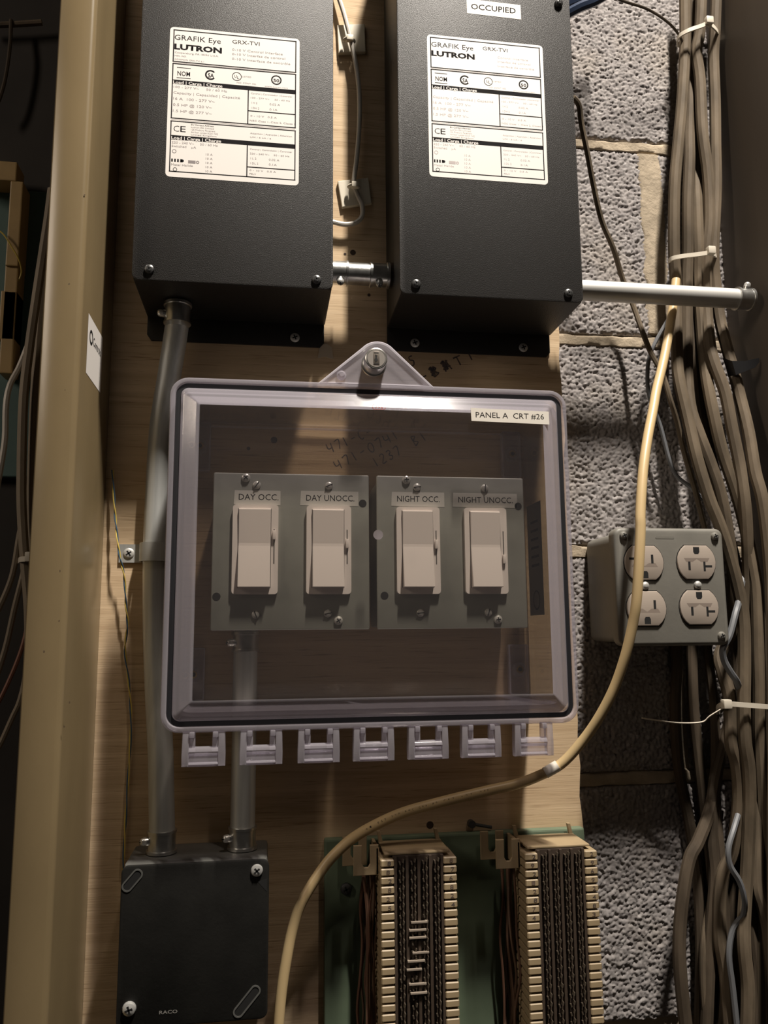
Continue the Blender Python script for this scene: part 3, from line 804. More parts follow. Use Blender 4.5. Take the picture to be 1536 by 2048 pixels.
rings = [lg(22, 82.6), lg(20.5, 82.6), lg(10.5, 74.5), lg(8.6, 72), lg(0.4, 72), lg(0, 72.6), lg(0, 79), lg(0.6, 79.9), lg(1.6, 80.3), lg(3.2, 80.2), lg(3.9, 79.4), lg(4.0, 77), lg(7.6, 77), lg(7.8, 79.4), lg(8.6, 80.4), lg(10.0, 81.0), lg(19.0, 85.3), lg(20.2, 85.9), lg(21.6, 86)]
loft(bm, rings, mis=[0] + [1] * 16 + [1, 0])
obj('lid', bm, [M_CLEAR, M_RIM], enc, smooth=30)
bm = NB()
loft(bm, [lg(4.15, 77.1), lg(4.15, 78.6), lg(7.45, 78.6), lg(7.45, 77.1)], closed=True)
obj('gasket', bm, M_GASKET, enc)
# lock tab
bm = NB()
def tab_outline(o):
    c = (80.0, 198.5); R = 15.8 - o
    pts = [(35 + 1.5 * o, LZ1 - 1.0 + o * 0.4), (122.5 - 1.5 * o, LZ1 - 1.0 + o * 0.4)]
    for i in range(11):
        a = math.radians(42 + 96 * i / 10); pts.append((c[0] + R * math.cos(a), c[1] + R * math.sin(a)))
    return pts
rings = [[(x, d, z) for x, z in tab_outline(o)] for o, d in ((0, 74.5), (0, 79.4), (0.8, 80.2), (2.2, 80.2), (3.2, 78.4), (5, 78.2))]
loft(bm, rings, mis=[0, 1, 1, 1, 1, 0])
obj('lock_tab', bm, [M_BOSS, M_BOSSRIM], enc, smooth=30)
lk = P(752, 718, 90)
bm = NB()
lathe(bm, [(9.4, 0), (9.4, 2.2), (8.4, 2.6), (8.4, 14.0), (8.2, 14.6), (7.5, 15.0), (7.2, 14.7), (6.9, 14.7)], (lk.x, -76.5, lk.z), n=30)
lock = obj('key_lock', bm, M_ZINC, enc, label='round chrome key lock')
bm = NB()
lathe(bm, [(6.6, 0), (6.6, 0.5)], (lk.x, -91.0, lk.z), n=26)
obj('lock_face', bm, mat('satin_lock_face', (0.72, 0.66, 0.60), 0.35, 0.9), lock)
bm = NB()
box(bm, lk.x - 2.2, lk.x + 2.4, 91.3, 91.7, lk.z - 5.0, lk.z + 5.2, 0.15)
obj('key_plug', bm, mat('key_plug_metal', (0.5, 0.44, 0.38), 0.3, 0.9), lock)
bm = NB()
prism(bm, [(lk.x - 0.9, lk.z + 2.8), (lk.x + 0.9, lk.z + 2.2), (lk.x + 0.4, lk.z + 0.4), (lk.x + 1.1, lk.z - 1.4), (lk.x - 0.6, lk.z - 3.2), (lk.x - 1.4, lk.z - 1.0), (lk.x - 0.6, lk.z + 0.6)], 91.7, 91.85)
rect(bm, lk.x - 1.6, lk.x + 1.8, lk.z + 3.8, lk.z + 4.5, 91.8); rect(bm, lk.x - 1.6, lk.x + 1.8, lk.z - 4.5, lk.z - 3.9, 91.8)
obj('keyhole', bm, M_SLOT, lock, smooth=False)
pn = P(683, 750, 80)
bm = NB(); lathe(bm, [(3.6, 0), (3.6, 2.0), (2.7, 2.2), (2.6, 3.8), (1.8, 4.6), (0, 4.8)], (pn.x, -77.8, pn.z), n=16)
obj('lid_rivet', bm, M_HINGE, enc)
# hinge tabs along the bottom
for i, px in enumerate((408, 523, 638, 748, 857, 963, 1068)):
    c = P(px, 1450, 80); x = c.x
    z1 = LZ0 + 0.6; z0 = LZ0 - 22.5
    bm = NB()
    for s in (-1, 1):
        prism(bm, [(x + s * 9.6, z1), (x + s * 14.2, z1), (x + s * 14.6, z0 + 8), (x + s * 14.4, z0), (x + s * 9.9, z0), (x + s * 9.6, z0 + 8)][::s], 73, 79.5, 0.7)
        box(bm, x + min(s * 5.6, s * 9.4), x + max(s * 5.6, s * 9.4), 74.5, 78.5, z0 + 9.5, z1, 0.6)
        box(bm, x + min(s * 6.0, s * 9.7), x + max(s * 6.0, s * 9.7), 74.5, 81.0, z1 - 4.0, z1 - 0.2, 0.7)
    tube(bm, [(x - 9.8, -76.5, z0 + 9.8), (x + 9.8, -76.5, z0 + 9.8)], 3.3, 12)
    box(bm, x - 9.9, x + 9.9, 74.8, 78.4, z0 + 0.8, z0 + 8.6, 0.7)
    tube(bm, [(x - 9.8, -77.5, z0 + 1.4), (x + 9.8, -77.5, z0 + 1.4)], 1.6, 10)
    obj('hinge', bm, M_HINGE, enc, smooth=30)
# corner mounting bosses
for sx, sz in ((-54.5, 146.5), (203.5, 146), (-55, -32.8), (204, -32.8)):
    bm = NB()
    prism(bm, rrect(sx - 8.2, sx + 8.2, sz - 20, sz + 20, 1.5), 3.4, 7.0, 0.5)
    lathe(bm, [(6.2, 0), (5.6, 4.5), (3.2, 4.6)], (sx, -7, sz), n=20)
    loft(bm, [[(x, d, z) for x, z in rrect(sx - 8.2, sx + 8.2, sz - 20, sz + 20, 1.5, 5, o)] for o, d in ((0, 6.9), (0, 9.2), (1.1, 9.2), (1.1, 6.9))], closed=True, mis=[1, 1, 1, 1])
    b_ = obj('mounting_boss', bm, [M_BOSS, M_HINGE], enc, smooth=30)
    bm = NB()
    lathe(bm, [(2.9, 0), (2.9, 0.5), (1.9, 0.55)], (sx, -11.6, sz), n=18, mi=0)
    lathe(bm, [(1.8, 0), (1.8, 0.2)], (sx, -12.1, sz), n=16, mi=1)
    obj('brass_insert', bm, [M_BRASS, M_SLOT], b_)
# lid label, maker's mark, gate mark, side sticker
bm = NB(); prism(bm, [(149, 153.2), (209.3, 152.2), (209.2, 162.2), (148.6, 163.2)], 86.1, 86.25)
o = obj('name_label', bm, M_TAPE, enc, smooth=False, label='white tape label reading PANEL A CRT #26')
bm = NB(); text(bm, 'PANEL A  CRT #26', 152.3, 156.0, 4.4, 86.3, w=53)
obj('lettering', bm, M_INK, o, smooth=False)
g = P(758, 814, 86)
bm = NB(); text(bm, 'TVB', g.x, g.z - 1.0, 2.0, 86.15, w=6.5, align='C')
ringo = rrect(g.x - 5, g.x + 5, g.z - 1.9, g.z + 1.9, 1.8, 4); ringi = rrect(g.x - 4.7, g.x + 4.7, g.z - 1.6, g.z + 1.6, 1.5, 4)
for i in range(len(ringo)):
    j = (i + 1) % len(ringo)
    bm.faces.new([bm.verts.new((q[0], -86.15, q[1])) for q in (ringo[i], ringo[j], ringi[j], ringi[i])])
obj('red_mark', bm, M_RED, enc, smooth=False, label='small red oval mark')
g = P(757, 1069, 84)
bm = NB(); lathe(bm, [(3.6, 0), (3.4, 1.0), (2.4, 1.4), (0, 1.5)], (g.x, -82.4, g.z), (0, 1, 0), n=16)
obj('gate_mark', bm, plastic('gate_mark_plastic', (0.8, 0.8, 0.85), 0.4), enc)
bm = NB()
sx = bx1 - 3.6
za, zb = P(1098, 1005, 40).z, P(1098, 1230, 40).z
vs = [bm.verts.new((sx, -d, z)) for d, z in ((16, za), (50, za), (50, zb), (16, zb))]
bm.faces.new(vs)
st = obj('side_sticker', bm, M_SMOKE, enc, smooth=False, label='grey printed sticker on the inside of the right wall')
bm = NB()
zc = zb + 12
for i in range(20):
    p, q = math.radians(18 * i), math.radians(18 * (i + 1))
    bm.faces.new([bm.verts.new((sx - 0.1, -(33 + r * math.cos(t_)), zc + r * math.sin(t_))) for r, t_ in ((8, p), (8, q), (6.6, q), (6.6, p))])
for i in range(6):
    bm.faces.new([bm.verts.new((sx - 0.1, -d, z)) for d, z in ((24, za - 14 - 7 * i), (42, za - 14 - 7 * i), (42, za - 16 - 7 * i), (24, za - 16 - 7 * i))])
obj('print', bm, M_INK, st, smooth=False)

# ------------------------------------------------------------------ outlet box with two duplex receptacles
t = thing('outlet_box', 'grey painted outlet box with four beige sockets on the block wall', 'outlet box', (317, 18, -15))
OX0, OX1, OZ0, OZ1 = 273.0, 365.0, -14.0, 78.5
bm = NB(); box(bm, OX0 + 2.5, OX1 - 2.5, HB + 0.6, 42, OZ0 + 2.5, OZ1 - 2.5, 8, seg=4)
obj('body', bm, M_OUTBOX, t)
bm = NB(); prism(bm, rrect(OX0 - 0.5, OX1 + 0.5, OZ0 - 0.5, OZ1 + 0.5, 6), 40.5, 51.5, 3.0, seg=3)
obj('cover', bm, M_OUTBOX, t)
for x, z in ((OX0 + 7, OZ1 - 6), (OX0 + 7.5, OZ0 + 6.5), (OX1 - 7, OZ0 + 7), (OX1 - 7, OZ1 - 6)):
    screw(t, 'cover_screw', x, z, 51.5, M_OUTBOX, r=3.3, h=2.6)
bm = NB(); prism(bm, rrect(307, 323, 70.2, 72.2, 0.9), 51.5, 51.65)
obj('embossed_mark', bm, M_OUTBOX, t)
def socket_outline(cx, cz):
    R = 17.2; h = 14.2
    pts = []
    a = math.asin(h / R)
    for i in range(9): 
        q = -a + 2 * a * i / 8; pts.append((cx + R * math.cos(q), cz + R * math.sin(q)))
    for i in range(9):
        q = math.pi - a + 2 * a * i / 8; pts.append((cx + R * math.cos(q), cz + R * math.sin(q)))
    return pts
def receptacle(label, cx, czs, flip):
    s = -1 if flip else 1
    t = thing('duplex_receptacle', label, 'receptacle', (cx, -51, sum(czs) / 2), 'duplex receptacles in the grey outlet box')
    for cz in czs:
        bm = NB(); prism(bm, socket_outline(cx, cz), 51.3, 51.62)
        o = obj('gap_ring', bm, M_SLOT, t, smooth=False)
        bm = NB()
        so = [(cx + (x - cx) * 0.955, cz + (z - cz) * 0.955) for x, z in socket_outline(cx, cz)]
        prism(bm, so, 51.4, 53.2, 0.8)
        f = obj('socket_face', bm, M_OUTLET, t)
        d = 53.24
        bm = NB()
        V = lambda x, z: (cx + s * x, cz + s * z)
        prism(bm, [V(-2.6, 12.2), V(2.6, 12.2), V(2.6, 8.2), V(1.6, 6.6), V(-1.6, 6.6), V(-2.6, 8.2)], d - 0.3, d)
        prism(bm, [V(-7.6, 0.6), V(-5.6, 0.6), V(-5.6, -6.4), V(-7.6, -6.4)], d - 0.3, d)
        prism(bm, [V(5.4, 0.6), V(7.2, 0.6), V(7.2, -7.2), V(5.4, -7.2)], d - 0.3, d)
        prism(bm, [V(7.0, -2.3), V(12.8, -2.3), V(12.8, -4.1), V(7.0, -4.1)], d - 0.3, d)
        obj('slots', bm, M_SLOT, f, smooth=False)
        bm = NB()
        prism(bm, [V(-11, 3.4), V(11, 3.4), V(9.0, 0.2), V(3.8, 0.2), V(0, 2.6), V(-3.8, 0.2), V(-9.0, 0.2)], d - 0.4, d - 0.02)
        obj('shadow_recess', bm, bpy.data.materials.get('recess_tan') or mat('recess_tan', (0.26, 0.21, 0.175), 0.6), f, smooth=False)
    screw(t, 'centre_screw', cx, sum(czs) / 2, 51.6, M_EMTW, r=3.1, h=2.6, cross=None)
receptacle('upside-down duplex receptacle in the left column, partly behind the cream cable', 295.8, (50.8, 14.8), True)
receptacle('fully visible duplex receptacle in the right column of the outlet box', 340.3, (51.3, 15.4), False)

# ------------------------------------------------------------------ punch-down blocks
def punch_block(label, x0, ztop, marks, bridges):
    W, D, pitch = 56.5, 50.0, 6.05
    n = 26
    x1 = x0 + W
    zb = ztop - n * pitch - 6
    t = thing('punch_block', label, 'terminal block', (x0 + W / 2, -9, zb), 'punch-down blocks on the green board')
    bm = NB(); box(bm, x0 + 9.5, x1 - 9.5, 14, D - 3, zb, ztop + 1.5, 0.8)
    box(bm, x0 + 11.5, x1 - 11.5, 9.2, 16, zb, ztop + 1.0)
    obj('body', bm, M_BRN, t, smooth=False)
    bm = NB(); box(bm, x0 + 3.5, x1 - 4.5, 12, D - 3, ztop + 1.6, ztop + 3.2, 0.5)
    obj('end_cap', bm, M_BLOCK, t, smooth=False)
    bm = NB()
    for q in (x0 + 4, x1 - 8):
        prism(bm, [(q, ztop + 3), (q + 3, ztop + 3), (q + 1, ztop + 11), (q - 1.5, ztop + 11)], 12, 15, 0.3)
    obj('end_prong', bm, M_BLOCK, t, smooth=False)
    tb = NB(); box(tb, -4.9, 4.9, -D, -10, -2.55, 2.55, 0.7, seg=1)
    for v in tb.verts: v.co.y = v.co.y
    for f in tb.faces: pass
    me = None
    for side, xc in (('l', x0 + 5.2), ('r', x1 - 5.2)):
        for i in range(n):
            zc = ztop - 3 - i * pitch
            if me is None:
                b2 = NB(); box(b2, xc - 4.9, xc + 4.9, 17, D + 0.6, zc - 2.5, zc + 2.5, 0.75, seg=1)
                o = obj('fan_tooth', b2, M_BLOCK, t, smooth=False)
                me = o.data; base = Vector((xc, 0, zc)); borg = ORG[t.name].copy()
            else:
                o = bpy.data.objects.new('fan_tooth', me); link(o, t)
                o.location = (Vector((xc, 0, zc)) - base) / 1000 + Vector((0, 0, random.uniform(-0.0002, 0.0002)))
    tb.free()
    # dark strips behind the teeth, and faint pencil numbers on the first teeth
    bm = NB()
    for side, xc in (('l', x0 + 5.2), ('r', x1 - 5.2)):
        for i in range(marks):
            zc = ztop - 3 - i * pitch
            text(bm, '%d' % (random.randint(1, 9)), xc + random.uniform(-1, 0.6), zc - 1.4, 3.0, D + 0.75, w=2.6)
    obj('pencil_numbers', bm, M_MARKER, t, smooth=False, kind='stuff')
    # rows of contact clips: four columns of paired tines, and dark comb walls between them
    bm = NB()
    for c in range(4):
        xc = x0 + 15.4 + c * 8.6
        for i in range(n + 1):
            zc = ztop - 2 - i * pitch
            for s in (-1, 1):
                q = NB()
                box(q, xc + s * 1.4 - 0.5, xc + s * 1.4 + 0.5, D - 5, D + 0.4 + random.uniform(-0.6, 0.6), zc - 1.7 + s * 0.8, zc + 0.6 + s * 0.8)
                rotz_about(q, (xc, -D, zc), s * 0.25)
                me2 = bpy.data.meshes.new('t'); q.to_mesh(me2); q.free(); bm.from_mesh(me2); bpy.data.meshes.remove(me2)
    obj('contact_clips', bm, M_CLIP, t, smooth=False, kind='stuff', label='rows of small dull metal contact clips')
    bm = NB()
    for c in range(5):
        xc = x0 + 11.1 + c * 8.6
        box(bm, xc - 1.0, xc + 1.0, D - 5, D - 0.6, zb, ztop + 0.8)
    obj('comb_wall', bm, M_BRN, t, smooth=False)
    for px, py, ln in bridges:
        c = P(px, py, D + 1.5)
        bm = NB(); box(bm, c.x - ln / 2, c.x + ln / 2, D - 0.2, D + 1.5, c.z - 0.7, c.z + 0.7, 0.25)
        box(bm, c.x - ln / 2, c.x - ln / 2 + 1.3, D - 4, D + 1.3, c.z - 0.65, c.z + 0.65, 0.2); box(bm, c.x + ln / 2 - 1.3, c.x + ln / 2, D - 4, D + 1.3, c.z - 0.65, c.z + 0.65, 0.2)
        obj('bridging_clip', bm, M_BRIDGE, t, smooth=False)
    # stand-off bracket with U-shaped ears at the upper left, and the wires gathered behind the teeth
    bm = NB()
    def ear(xa, zt, d0, wd, h):
        prism(bm, [(xa, zt), (xa + wd * 0.34, zt), (xa + wd * 0.34, zt - h * 0.62), (xa + wd * 0.42, zt - h * 0.74), (xa + wd * 0.58, zt - h * 0.74), (xa + wd * 0.66, zt - h * 0.62), (xa + wd * 0.66, zt), (xa + wd, zt), (xa + wd, zt - h), (xa, zt - h)], d0, d0 + 2.0, 0.4)
    ear(x0 - 18, ztop + 7, 36, 18.5, 21)
    ear(x0 - 24, ztop + 8, 14, 18.5, 21)
    box(bm, x0 - 1.5, x0 + 1.0, 10, 38, ztop - 14, ztop + 5, 0.5)
    obj('bracket', bm, M_BLOCK, t, smooth=False, label='ivory stand-off bracket with U-shaped ears')
    for i in range(9):
        x = x0 - 1 - random.uniform(0, 9); d = random.uniform(12, 30)
        pts = [(x + random.uniform(-2, 2) + 2.0 * math.sin(k * 0.9 + i), -(d + random.uniform(-3, 3)), ztop - 16 - k * (150 / 6)) for k in range(7)]
        bm = NB(); tube(bm, smooth_path(pts, 4), random.uniform(0.9, 1.5), 6)
        obj('bundled_wire', bm, mat('brown_wire_%d' % i, (0.12 + 0.05 * random.random(), 0.08, 0.05), 0.6) if not bpy.data.materials.get('brown_wire_%d' % i) else bpy.data.materials['brown_wire_%d' % i], t)
    return t
br = [(839, 1845, 12), (836, 1861, 12.5), (836, 1876, 12.5), (842, 1906, 12), (833, 1923, 12.5), (829, 1940, 11), (836, 1969, 12.5), (838, 1987, 12)]
punch_block('ivory punch-down block with bright bridging clips, beside the cream cable', 83.0, -163.5, 6, br)
punch_block('ivory punch-down block without bridging clips, next to the block wall', 190.5, -164.0, 8, [])
s_ = P(692, 1777, 9)
obj('backboard_screw', screw_bm((s_.x, -9, s_.z), r=4.4, h=3.4), [M_DKSCREW, M_SLOT], label='dark round-head screw in the green board, left of the punch-down blocks', cat='screw')
s_ = P(958, 1650, 0)
bm = NB(); tube(bm, [(s_.x - 7, -0.5, s_.z + 2), (s_.x - 7, -6, s_.z + 2)], 3, 12); tube(bm, [(s_.x - 7, -4, s_.z + 2), (s_.x + 9, -5, s_.z - 1)], 1.3, 8)
obj('bent_nail', bm, M_DKSCREW, label='dark bent nail lying along the top edge of the green board', cat='nail')

# ------------------------------------------------------------------ cream steel column at left
t = thing('steel_column', 'cream painted steel channel standing upright at the left, with a white sticker', 'column', (-140, -50, -420))
bm = NB()
fl, rg_, dd = -153.5, -128.0, 104.0
outer = [(fl, dd - 14), (fl, dd - 1.2), (fl + 1.2, dd), (rg_ - 4, dd), (rg_ - 2.1, dd - 0.5), (rg_ - 0.6, dd - 2.0), (rg_, dd - 4), (rg_, 0.4)]
inner = [(rg_ - 2, 0.4), (rg_ - 2, dd - 3.2), (rg_ - 3.2, dd - 2), (fl + 2, dd - 2), (fl + 2, dd - 14)]
loft(bm, [[(x, d, -420) for x, d in outer + inner], [(x, d, 760) for x, d in outer + inner]])
obj('channel', bm, M_CREAM, t, smooth=50)
bm = NB()
def on_side(px, py):
    r = rt @ Vector(((px - 768) / F_PX, (py - 1024) / F_PX, 1.0))
    k = (rg_ + 0.15) / r.x
    return Vector((rg_ + 0.15, -CAM_D + r.y * k, r.z * k))
q = [on_side(177, 617), on_side(204, 681), on_side(202, 792), on_side(173, 742)]
ys0, ys1 = (q[0].y + q[3].y) / 2, (q[1].y + q[2].y) / 2
zt, zb = (q[0].z + q[1].z) / 2, (q[2].z + q[3].z) / 2
bm.faces.new([bm.verts.new((rg_ + 0.15, y, z)) for y, z in ((ys0, zt), (ys1, zt), (ys1, zb), (ys0, zb))])
st = obj('sticker', bm, M_LABEL, t, smooth=False, label='white rectangular sticker with small dark print')
bm = NB()
text(bm, 'Controls', 0, 0, 6.5, 0, w=(ys1 - ys0) * 0.52)
for v in bm.verts: v.co = Vector((rg_ + 0.3, ys0 + (ys1 - ys0) * 0.36 + v.co.x, zt - 17 + v.co.z))
for i in range(16):
    p, r2 = math.radians(22.5 * i), math.radians(22.5 * (i + 1))
    yc, zc = ys0 + (ys1 - ys0) * 0.22, zt - 14
    bm.faces.new([bm.verts.new((rg_ + 0.3, yc + r * math.cos(a), zc + r * math.sin(a))) for r, a in ((5.5, p), (5.5, r2), (3.6, r2), (3.6, p))])
obj('print', bm, M_INK, st, smooth=False)
bm = NB()
for px, py in ((138, 568), (169, 390), (118, 1242), (88, 1303), (128, 1453), (139, 1405), (120, 1142), (130, 780)):
    c = P(px, py, dd)
    rr = 0.45 + 0.35 * ((px * 7 + py) % 5) / 5
    prism(bm, [(c.x + rr * (0.7 + 0.5 * noise.noise(Vector((px, a, 0.5)))) * math.cos(a), c.z + rr * (1.1 + 0.9 * noise.noise(Vector((py, a, 1.5)))) * math.sin(a)) for a in [k * math.pi / 4 for k in range(8)]], dd - 0.1, dd + 0.03)
obj('paint_chips', bm, mat('rust_spots', (0.09, 0.06, 0.03), 0.8), t, smooth=False, kind='stuff')

# ------------------------------------------------------------------ recess left of the column
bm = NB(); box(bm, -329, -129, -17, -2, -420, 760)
obj('recess_shade_board', bm, M_SHADE, smooth=False, label='dark board in the shaded recess left of the cream column', cat='board')  # board added here; its near-black colour stands in for the recess shade
a, b = P(-80, 372, 6), P(110, 955, 6)
bm = NB(); box(bm, a.x, b.x, -1.8, 6, b.z, a.z, 1)
obj('teal_board', bm, M_TEAL, smooth=False, label='small teal painted board in the dark recess at far left', cat='board')
t = thing('distribution_bracket', 'yellowish plastic frame on the teal board at the far left', 'bracket', P(10, 750, 8))
a, b = P(-60, 317, 26), P(32, 362, 26)
bm = NB(); box(bm, a.x, b.x, 6.2, 26, b.z, a.z, 1)
obj('top_bar', bm, M_BRACKET, t, smooth=False)
a, b = P(21, 360, 26), P(36, 532, 26)
bm = NB(); box(bm, a.x, b.x, 6.2, 26, b.z, a.z - 0.5, 1)
obj('post', bm, M_BRACKET, t, smooth=False)
a, b = P(9, 525, 26), P(22, 745, 26)
bm = NB(); box(bm, a.x, b.x, 6.2, 24, b.z, a.z, 1); box(bm, a.x - 2, b.x, 6.2, 24, a.z - 62, a.z - 22, 1)
obj('lower_post', bm, M_BRACKET, t, smooth=False)

# ------------------------------------------------------------------ cables
def cable(name, label, pts, r, m, cat='cable', group=None, n=10, k=5, **kw):
    bm = NB(); tube(bm, smooth_path([P(*q) for q in pts], k), r, n)
    return obj(name, bm, m, label=label, cat=cat, group=group, **kw)
CR = 'round cables in the bundle on the right'
cable('jacketed_cable', 'leftmost thick grey-tan cable of the right bundle, passing behind the conduit', [(1369, -40, 10), (1370, 88, 8), (1364, 205, 10), (1356, 293, 12), (1349, 381, 12), (1348, 498, 10), (1351, 557, 7), (1353, 613, 7), (1353, 653, 9), (1354, 706, 12), (1358, 758, 16), (1376, 838, 22), (1394, 917, 28), (1418, 996, 32), (1439, 1049, 34), (1459, 1110, 34), (1477, 1180, 34), (1487, 1240, 34), (1489, 1327, 34), (1488, 1402, 34), (1490, 1480, 34), (1498, 1540, 32), (1499, 1620, 28), (1494, 1740, 26), (1488, 1840, 28), (1489, 1900, 30), (1496, 1979, 30), (1493, 2090, 30)], 5.3, M_CABLE[0], group=CR)
cable('jacketed_cable', 'grey-tan cable rising between the two left strands of the right bundle above the conduit', [(1386, -40, 0), (1384, 100, -2), (1379, 249, 2), (1379, 322, 6), (1376, 410, 8), (1376, 498, 6), (1374, 557, 4), (1374, 640, 4), (1374, 730, 8), (1380, 811, 16), (1399, 870, 22), (1422, 930, 26), (1443, 996, 28), (1461, 1100, 26), (1468, 1180, 20), (1462, 1260, 14), (1440, 1310, 18), (1446, 1345, 24), (1458, 1390, 28), (1461, 1440, 28), (1463, 1490, 28), (1474, 1530, 26), (1478, 1600, 22), (1466, 1700, 18), (1444, 1757, 16), (1440, 1868, 16), (1452, 1951, 16), (1462, 2090, 16)], 5.3, M_CABLE[1], group=CR)
cable('jacketed_cable', 'thick cable with a scuffed patch just below the conduit in the right bundle', [(1404, -40, 14), (1400, 60, 12), (1393, 103, 10), (1400, 161, 10), (1405, 264, 12), (1416, 352, 12), (1419, 440, 11), (1414, 498, 10), (1412, 560, 7), (1414, 630, 8), (1420, 690, 16), (1429, 727, 22), (1450, 785, 26), (1463, 851, 28), (1479, 930, 30), (1489, 996, 32), (1494, 1060, 30), (1497, 1150, 24), (1502, 1250, 22), (1503, 1350, 22), (1507, 1480, 20), (1515, 1600, 22), (1514, 1757, 26), (1526, 1813, 28), (1540, 1880, 28), (1560, 2090, 28)], 5.3, M_CABLE[2], group=CR)
cable('jacketed_cable', 'cable that emerges mid-bundle above the lower tie and runs beside the scuffed cable', [(1392, -40, -6), (1390, 200, -8), (1392, 330, -2), (1394, 410, 6), (1397, 498, 8), (1397, 557, 5), (1402, 640, 5), (1408, 710, 10), (1416, 772, 18), (1429, 838, 22), (1445, 904, 24), (1471, 983, 26), (1489, 1049, 26), (1507, 1138, 28), (1514, 1190, 30), (1517, 1301, 32), (1519, 1377, 32), (1519, 1477, 30), (1525, 1600, 26), (1530, 1750, 22), (1524, 1937, 22), (1527, 2090, 22)], 5.3, M_CABLE[0], group=CR)
cable('jacketed_cable', 'rightmost cable of the bundle, bound with black tape below the conduit', [(1434, -40, 16), (1430, 59, 14), (1427, 117, 10), (1430, 205, 10), (1431, 293, 10), (1432, 381, 10), (1427, 498, 10), (1430, 560, 7), (1440, 640, 8), (1455, 700, 16), (1471, 758, 22), (1481, 798, 24), (1497, 864, 32), (1510, 943, 38), (1524, 996, 42), (1535, 1075, 42), (1543, 1180, 42), (1549, 1400, 42), (1548, 1700, 42), (1552, 2090, 42)], 5.3, M_CABLE[2], group=CR)
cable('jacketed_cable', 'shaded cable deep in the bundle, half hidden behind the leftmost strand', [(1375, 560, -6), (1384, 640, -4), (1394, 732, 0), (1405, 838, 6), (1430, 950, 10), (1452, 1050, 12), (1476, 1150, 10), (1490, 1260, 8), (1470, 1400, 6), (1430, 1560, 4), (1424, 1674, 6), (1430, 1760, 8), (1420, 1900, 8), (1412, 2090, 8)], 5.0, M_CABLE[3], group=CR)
cable('jacketed_cable', 'brown cable bowing left across the block wall at the bottom right', [(1442, 1460, 0), (1425, 1600, 4), (1398, 1680, 10), (1380, 1716, 14), (1367, 1785, 16), (1359, 1868, 16), (1361, 1951, 16), (1376, 2090, 16)], 5.2, M_CABLE[3], group=CR)
cable('jacketed_cable', 'short lit cable end strip between the bowed cable and the bundle, bottom right', [(1440, 1620, -4), (1424, 1780, -2), (1409, 1880, 6), (1407, 1965, 8), (1417, 2090, 8)], 3.0, M_CABLE[1], group=CR)
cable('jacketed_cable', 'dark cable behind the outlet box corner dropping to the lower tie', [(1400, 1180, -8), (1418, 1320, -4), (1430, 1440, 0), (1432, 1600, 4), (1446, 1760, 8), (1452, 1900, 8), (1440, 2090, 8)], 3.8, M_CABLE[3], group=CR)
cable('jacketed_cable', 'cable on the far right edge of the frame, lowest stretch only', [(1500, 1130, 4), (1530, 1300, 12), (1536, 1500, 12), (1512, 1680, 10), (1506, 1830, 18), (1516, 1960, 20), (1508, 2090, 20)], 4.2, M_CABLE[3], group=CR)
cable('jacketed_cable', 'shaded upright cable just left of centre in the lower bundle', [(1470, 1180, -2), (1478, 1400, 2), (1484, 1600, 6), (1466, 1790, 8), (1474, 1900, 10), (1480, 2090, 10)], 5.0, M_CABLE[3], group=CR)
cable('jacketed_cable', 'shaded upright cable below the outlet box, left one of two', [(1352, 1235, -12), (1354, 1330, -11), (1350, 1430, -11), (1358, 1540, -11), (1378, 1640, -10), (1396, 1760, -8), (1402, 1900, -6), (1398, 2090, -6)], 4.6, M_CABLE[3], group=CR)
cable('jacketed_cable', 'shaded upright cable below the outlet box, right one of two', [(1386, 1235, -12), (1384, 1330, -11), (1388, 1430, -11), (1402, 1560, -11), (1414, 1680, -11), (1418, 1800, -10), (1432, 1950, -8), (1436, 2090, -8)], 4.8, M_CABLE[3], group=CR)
cable('cream_cable', 'long cream yellow cable sweeping from the bundle past the outlet down to the lower left', [(1352, 560, 12), (1345, 620, 18), (1333, 692, 26), (1324, 735, 34), (1313, 780, 42), (1306, 820, 50), (1295, 877, 62), (1286, 943, 72), (1281, 1023, 80), (1281, 1060, 82), (1278, 1126, 82), (1273, 1201, 80), (1265, 1251, 76), (1250, 1314, 70), (1228, 1377, 62), (1198, 1435, 54), (1165, 1482, 46), (1122, 1528, 40), (1072, 1554, 36), (1030, 1569, 34), (972, 1582, 33), (874, 1606, 32), (796, 1629, 32), (718, 1668, 33), (672, 1706, 34), (640, 1745, 35), (603, 1805, 36), (586, 1855, 36), (574, 1912, 36), (562, 1992, 36), (553, 2100, 36)], 3.9, M_YELLOW, k=6, n=14)
pa = [P(x, y, d) for x, y, d in ((1116, 1531, 40), (1104, 1538, 39), (1090, 1546, 38))]
bm = NB(); tube(bm, smooth_path(pa, 3), 4.25, 14)
obj('tape_wrap', bm, M_TAPE, label='pale tape wrapped around the cream cable below the hinges', cat='tape')
bm = NB()
cpts = [(972, 1582, 33), (923, 1594, 32.5), (874, 1606, 32), (835, 1617, 32), (796, 1629, 32), (757, 1646, 32.5), (718, 1668, 33)]
pp = smooth_path([P(*q) for q in cpts], 4)
for i, ch in enumerate('002 TO: 75C 24 AWG CMR 022 757 10'):
    f = i / 33 * (len(pp) - 2); j = int(f); p = pp[j].lerp(pp[j + 1], f - j); nx = pp[j + 1] - pp[j]
    if ch != ' ': text(bm, ch, p.x, p.z + 0.3, 1.8, -p.y + 3.75, w=1.2, rot=math.atan2(nx.z, nx.x) + math.pi)
obj('jacket_print', bm, M_MARKER, bpy.data.objects['cream_cable'], smooth=False)
